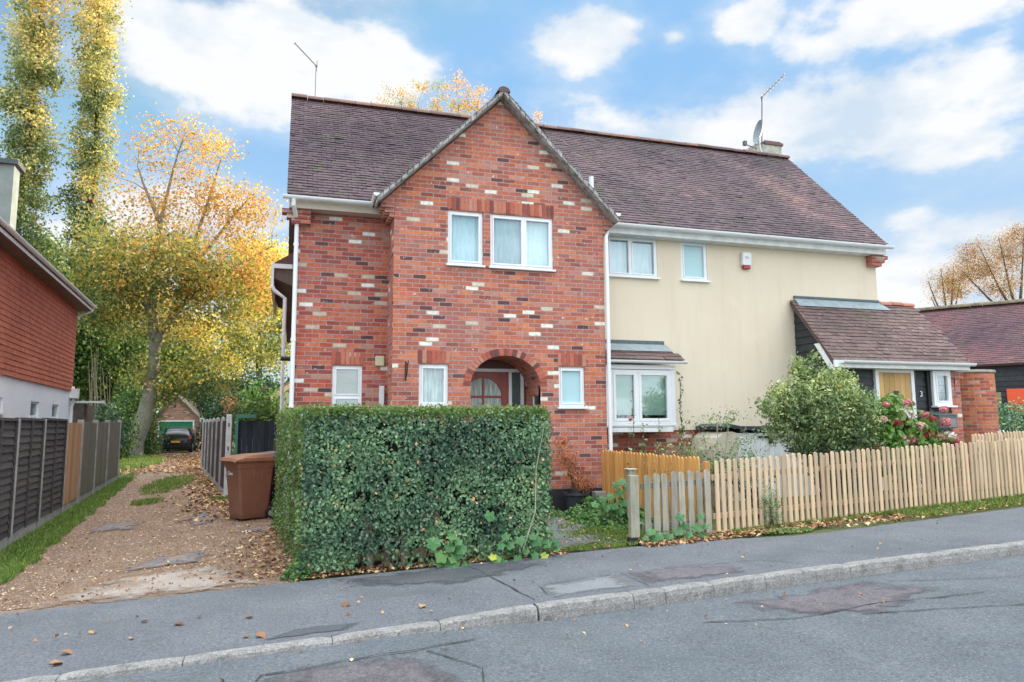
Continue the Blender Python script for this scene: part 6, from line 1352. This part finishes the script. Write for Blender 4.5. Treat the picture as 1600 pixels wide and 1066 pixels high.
# woods behind
def simple_tree(name, label, px_, py_, rx2, ry2, Y, mtl, n, size=.22, bark='dark_bark', group='trees behind the garage', per=64, cr=.6, tint=.5, cat='tree'):
    c = P(px_, py_, Y); k = Y/1121.4; rx3, rz3 = rx2*k, ry2*k; g = G(c.x, Y); bl_ = [((c.x, Y, c.z), (rx3*.75, rx3*.6, rz3*.8), n//2)]
    for i in range(5):
        a = RNG.uniform(0, 2*PI); bl_.append(((c.x+rx3*.55*math.cos(a), Y+RNG.uniform(-1, 1), c.z+rz3*.55*math.sin(a)), (rx3*.45, rx3*.45, rz3*.42), n//8))
    trk = [(c.x+.2, Y, g), (c.x, Y, g+(c.z-g)*.4), (c.x-.2, Y, g+(c.z-g)*.8), (c.x, Y, c.z+rz3*.5)]
    return tree(name, label, (c.x, Y, g), [(trk, [.32, .25, .16, .06])], bl_, size, mtl, WOOD[bark], per=per, cr=cr, group=None, brad=.05,
                tintf=lambda C: np.clip(tint+.3*nz_(C, .4, px_)+.04*(C[:, 2]-c.z), 0, 1), cat=cat)
simple_tree('maple_tree', 'golden yellow maple filling the gap beside the brick house wall', 410, 480, 75, 120, 56, FOL['yellow'], 190)
simple_tree('maple_tree', 'yellow green maple standing behind the garage roof', 318, 560, 75, 75, 60, FOL['yellow'], 120, tint=.6)
simple_tree('maple_tree', 'orange tinged maple behind the sycamore trunk', 205, 500, 75, 75, 60, FOL['sycamore'], 130, tint=.6)
simple_tree('broadleaf_tree', 'dark green tree behind the green framed boards', 375, 625, 62, 55, 52, FOL['dark'], 150, tint=.45)
simple_tree('broadleaf_tree', 'deep green tree right of the garage roof', 335, 640, 30, 38, 54, FOL['dark'], 80, tint=.35)
simple_tree('broadleaf_tree', 'green tree rising behind the tile hung house', 115, 500, 55, 100, 47, FOL['green'], 190, tint=.62)
simple_tree('broadleaf_tree', 'green tree between the left house and the sycamore', 165, 570, 60, 60, 50, FOL['green'], 130, tint=.5)
simple_tree('broadleaf_tree', 'mid green tree at the left edge behind the chimney', 45, 440, 50, 75, 55, FOL['green'], 140, tint=.5)
simple_tree('small_tree', 'light green small tree leaning over the dark boards by the pale house', 412, 625, 30, 40, 34, FOL['hyd'], 70, size=.16, per=14, cr=.3, group=None)
simple_tree('broadleaf_tree', 'thin tree behind the garage on the left', 262, 585, 40, 45, 58, FOL['green'], 70, tint=.7)
# tree behind the roof: upright autumn shoots
bl_ = blob_px([(580, 172, 12, 10, 5), (600, 166, 16, 16, 9), (605, 145, 8, 8, 2), (625, 158, 9, 26, 13), (652, 165, 15, 24, 16), (655, 142, 12, 12, 5), (682, 168, 13, 24, 15), (690, 140, 14, 12, 6), (715, 170, 16, 32, 24), (732, 152, 6, 18, 6), (745, 172, 16, 24, 14), (716, 130, 14, 14, 5), (752, 145, 8, 10, 4), (842, 178, 5, 12, 3), (836, 196, 6, 8, 3), (765, 200, 14, 18, 10), (680, 215, 80, 25, 40)], 32, .6)
rb = P(690, 260, 32)
tree('autumn_tree', 'slender orange and green shoots showing above the brick house ridge', (rb.x, 32, G(rb.x, 32)), [([(rb.x, 32, .4), (rb.x, 32, 6), (rb.x, 32, 10.5)], [.3, .22, .12])]+[([(rb.x+random.uniform(-.5, .5), 32, 9.5), P(x, 205, 32), P(x+2, 160, 32)], [.05, .025, .008]) for x in (625, 652, 682, 715, 745)], bl_, .085, FOL['autumn'], WOOD['dark_bark'], per=34, cr=.17, brad=.03, skin=0,
     tintf=lambda C: np.clip(.10+.45*nz_(C, .6, 2)+.14*(C[:, 2]-12.6), 0, 1))
# trees at right, nearly bare
def bare_tree(px_, py0, Y, fan, n, label, spread, per=7):
    b_ = P(px_, py0, Y); g = G(b_.x, Y); trs = [([(b_.x, Y, g), (b_.x-.1, Y, g+(b_.z-g)*.6), (b_.x, Y, b_.z)], [.38, .30, .26])]
    for (x, y) in fan:
        e = P(x, y, Y); mid = b_.lerp(e, .5)+Vector((0, 0, -.4 if x != px_ else 0)); trs.append(([b_, b_.lerp(mid, .6), mid, e], [.13, .09, .06, .02]))
    tree('bare_tree', label, (b_.x, Y, g), trs, blob_px(spread, Y, .7), .085, FOL['bare'], WOOD['dark_bark'], per=per*4, cr=.34, brad=.022, skin=.3, group='bare trees beyond the barn')
bare_tree(1592, 500, 36, [(1500, 420), (1530, 385), (1560, 370), (1600, 355), (1640, 370), (1520, 440), (1680, 420)], 1, 'half bare spreading tree with orange leaves rising above the barn ridge', [(1505, 440, 30, 35, 60), (1530, 405, 45, 42, 110), (1585, 392, 45, 42, 110), (1555, 440, 55, 42, 100), (1650, 400, 70, 55, 60), (1590, 365, 30, 18, 25)], 10)
bare_tree(1483, 510, 40, [(1450, 440), (1470, 420), (1490, 415), (1500, 440), (1455, 465)], 1, 'smaller thin tree left of the spreading one above the barn roof', [(1468, 450, 34, 40, 75), (1492, 435, 26, 38, 55)], 6)
# undergrowth along the left of the drive
def bush_px(name, label, px_, py_, rx2, ry2, Y, mtl, clumps, per=14, size=.12, cr=.2, wide=.6):
    c = P(px_, py_, Y); k = Y/1121.4; g = G(c.x, Y); shrub(name, label, 'bush', (c.x, Y, g), [((c.x, Y, c.z), (rx2*k, rx2*k*.6, ry2*k)), ((c.x+rx2*k*.4, Y-.3, c.z-ry2*k*.4), (rx2*k*.6, rx2*k*.5, ry2*k*.6)), ((c.x-rx2*k*.45, Y, c.z-ry2*k*.3), (rx2*k*.5, rx2*k*.5, ry2*k*.7))], size, mtl, clumps, per, cr, 10, wide, skin=.55, stem_r=.03)
bush_px('bush', 'dark purplish bush behind the end of the mossy fence', 160, 670, 34, 36, 33, FOL['dark'], 260)
bush_px('bush', 'bright green bush left of the leaning trunk', 192, 665, 18, 45, 36, FOL['green'], 220)
bush_px('bush', 'green bush between the leaning trunk and the garage', 233, 680, 17, 34, 42.5, FOL['green'], 220)
bush_px('bush', 'tall light green bush right above the leaning trunk', 215, 620, 26, 36, 44, FOL['green'], 200, size=.15)
bush_px('bush', 'dark bush in the gap right of the garage', 322, 682, 10, 26, 46, FOL['dark'], 120)
bush_px('bush', 'leafy green bush behind the maroon boarded fence', 355, 645, 30, 28, 36, FOL['dark'], 200)
bush_px('bush', 'loose leafy bush behind the blue black boards', 402, 652, 34, 26, 26, FOL['green'], 240, size=.10)
bush_px('bush', 'red tinged bush above the maroon fence', 362, 632, 9, 9, 30, FOL['dead'], 26, per=8, size=.08)
mm = M()
for i in range(16):
    x = 150+random.uniform(-12, 20); a = P(x, 690, 34); b_ = P(x+random.uniform(-12, 8), random.uniform(530, 620), 34); mm.tube([a, a.lerp(b_, .5)+Vector((random.uniform(-.1, .1), 0, 0)), b_], [.022, .016, .008], 5)
o = mm.build('sapling_stems', simple('pale_stems', (.16, .14, .10), .9), None); tag(o, 'cluster of thin pale bare stems behind the left fence', 'saplings')
# far wood that reads as one mass (behind everything, to close the horizon)
n = 16000; x = RNG.uniform(-75, 95, n); h = 6.5+2.5*np.array([noise.noise(Vector((q_*.12, 0, 0))) for q_ in x])+1.5*np.array([noise.noise(Vector((q_*.5, 3, 0))) for q_ in x])
C = np.stack([x, 78+RNG.normal(0, 1.6, n), RNG.uniform(0, 1, n)**.8*h], 1)
tag(leaves('far_wood', C, .75, FOL['green'], None, wide=.8, tint=np.clip(.45+.4*nz_(C, .15)+RNG.normal(0, .15, n), 0, 1)), kind='stuff')

# ================================================================== GRASS, FALLEN LEAVES, GRAVEL
def grass(name, pts, h, n_per=1, w=.006, tint=None):
    C = np.asarray(pts); n = len(C); hh = h*RNG.uniform(.4, 1.3, n); a = RNG.uniform(0, 2*PI, n); lean = RNG.normal(0, .45, (n, 2))*hh[:, None]
    d = np.stack([np.cos(a), np.sin(a), np.zeros(n)], 1)*w; tip = C+np.stack([lean[:, 0], lean[:, 1], hh], 1); midp = C+np.stack([lean[:, 0]*.35, lean[:, 1]*.35, hh*.6], 1)
    V = np.stack([C-d, C+d, midp+d*.7, midp-d*.7, tip], 1).reshape(-1, 3); i = np.arange(n)*5
    F = np.concatenate([np.stack([i, i+1, i+2], 1), np.stack([i, i+2, i+3], 1), np.stack([i+3, i+2, i+4], 1)]); T = np.tile(RNG.uniform(0, 1, n), 3)
    return quads_object(name, V, F, T, FOL['grass'], None)
def scatter_poly(n, f, dz=0):
    out = []
    while len(out) < n:
        q_ = f()
        if q_: out.append((q_[0], q_[1], G(*q_)+dz))
    return out
def verge_pt():
    y = 8.3+(27-8.3)*random.random()**1.7; l = -3.55-(y-10)*.094+.02; r = lerp_poly([(8.2, -3.5), (9, -2.85), (12.8, -3.25), (24, -4.4), (30, -5.1)], y)
    if y > 25: l -= 2
    x = random.uniform(l, r+.12*noise.noise(Vector((y*2, 0, 0)))); return (x, y)
tag(grass('grass_verge', scatter_poly(26000, verge_pt), .06), kind='stuff')
def tuft(cx_, cy_, rx2, ry2):
    def f():
        a = random.uniform(0, 2*PI); r = math.sqrt(random.random()); x, y = cx_+rx2*r*math.cos(a), cy_+ry2*r*math.sin(a)
        return (x, y) if random.random() < 1.1-r+noise.noise(Vector((x*3, y*3, 0))) else None
    return f
tag(grass('grass_patch', scatter_poly(3600, tuft(-3.15, 22.6, .6, 3.4))+scatter_poly(900, tuft(-2.9, 17.6, .35, .7))+scatter_poly(400, tuft(-1.35, 17.2, .2, .3)), .07, w=.008), kind='stuff')
tag(grass('grass_bank', scatter_poly(9000, tuft(-6.6, 33.5, 1.5, 5.5)), .16, w=.014), kind='stuff')
tag(grass('grass_edge', scatter_poly(6500, lambda: (lambda x: (x, 8.95+(x-9)*.124-.62*random.random()**1.2))(random.uniform(8.6, 14.4)))+scatter_poly(1600, lambda: (lambda x: (x, 8.5+(x-5.4)*.126-.2*random.random()))(random.uniform(5.6, 10))), .06), kind='stuff')
tag(grass('path_grass', scatter_poly(3800, tuft(4.35, 9.3, .75, 1.1))+scatter_poly(1200, tuft(3.6, 8.35, .8, .15)), .035), kind='stuff')
def litter(name, pts, size, up=.012, tint=None, bw=1.0):
    C = np.array(pts); C[:, 2] += up+np.abs(RNG.normal(0, .008, len(C))); n = len(C)
    V, F, T = leaf_arrays(C, size, bias=np.tile([0, 0, 1.0], (n, 1)), bw=bw, wide=.75, tint=tint); return tag(quads_object(name, V, F, T, FOL['litter'], None), kind='stuff')
def band(n, line, off0, off1, pw=1.5):
    out = []
    for _ in range(n):
        x = random.uniform(line[0][0], line[-1][0]); y = lerp_poly(line, x)-off0-(off1)*random.random()**pw+.05*noise.noise(Vector((x*3, 1, 1))); out.append((x, y, G(x, y)))
    return out
FEN = [(4.3, 8.42), (5.4, 8.5), (7.54, 8.77), (12, 9.32), (15, 9.7)]
litter('fallen_leaves', band(1500, [(4.2, 8.45), (5.4, 8.5), (7.2, 8.72)], -.08, .52)+band(1300, [(7.0, 8.70), (12, 9.32), (14, 9.56)], -.05, .72), .065)
litter('fallen_leaves', band(1000, [(.1, 8.2), (3.2, 8.25)], -.15, .30), .05)
litter('fallen_leaves', [(x, y, G(x, y)) for x, y in [(lerp_poly([(13, -.45), (17.5, -1.25), (28, -2.7), (40, -3.9)], y)-abs(random.gauss(0, .5)), y) for y in [random.uniform(13.5, 40) for _ in range(3200)]]], .085)
litter('fallen_leaves', [(x, y, G(x, y)) for x, y in [(random.uniform(-7, -3.5)+(36-y)*.08, y) for y in [random.uniform(27, 43) for _ in range(2200)]]], .10)
litter('fallen_leaves', [(x, y, G(x, y)) for x, y in [(random.gauss(-.15, .25), random.uniform(8.3, 12)) for _ in range(700)]], .055)
litter('fallen_leaves', [(x, y, G(x, y)) for x, y in [(random.uniform(3.1, 5.1), random.uniform(8.2, 11)) for _ in range(330)]], .05)
litter('fallen_leaves', [(x, y, G(x, y)) for x, y in [(random.uniform(-3.2, .1), 8.2+9*random.random()**1.6) for _ in range(900)]], .035)
litter('scattered_leaves', [(x, y, G(x, y)) for x, y in [(random.uniform(-2.5, 9), random.uniform(6.2, 8)) for _ in range(90)]]+[(x, y, RZ(x, y)) for x, y in [(random.uniform(-1, 6), 5.95-random.random()**2*.8) for _ in range(60)]], .035)
_l = []
for (px_, py_) in [(143, 990), (146, 991), (205, 1000), (225, 974), (88, 1038), (90, 1040), (106, 1023), (280, 978), (311, 967), (384, 997), (408, 996), (389, 967), (540, 948), (660, 950)]:
    g_ = on_ground(px_, py_); _l.append((g_.x, g_.y, g_.z))
litter('scattered_leaves', _l, .09, bw=3)
# loose stones on the drive
st_m = unit_mat('pebble', [(0, (.15, .085, .05)), (.5, (.26, .165, .105)), (.88, (.36, .26, .18)), (1, (.58, .52, .44))])
n = 26000; y = 8.0+17*RNG.uniform(size=n)**1.9; x = np.array([lerp_poly(LE, q_) for q_ in y]); xr = np.array([lerp_poly(RE, q_) for q_ in y]); x = x+(xr-x)*RNG.uniform(size=n)
kp = ~((y < 9.3) & (x > -2.2) & (RNG.uniform(size=n) < .8)); x, y = x[kp], y[kp]; n = len(x)
s_ = RNG.uniform(.005, .013, n)*(1+.03*(y-8)); C = np.stack([x, y, np.array([G(a, b) for a, b in zip(x, y)])+s_*.2], 1)
oct_ = np.array([[1, 0, 0], [-1, 0, 0], [0, 1, 0], [0, -1, 0], [0, 0, .7], [0, 0, -.7]]); V = (C[:, None]+oct_[None]*s_[:, None, None]*RNG.uniform(.7, 1.4, (n, 6, 1))).reshape(-1, 3)
fo = np.array([[0, 2, 4], [2, 1, 4], [1, 3, 4], [3, 0, 4]]); F = (np.arange(n)[:, None, None]*6+fo[None]).reshape(-1, 3)
tag(quads_object('gravel', V, F, np.repeat(RNG.uniform(size=n)**1.4, 4), st_m, None), kind='stuff')
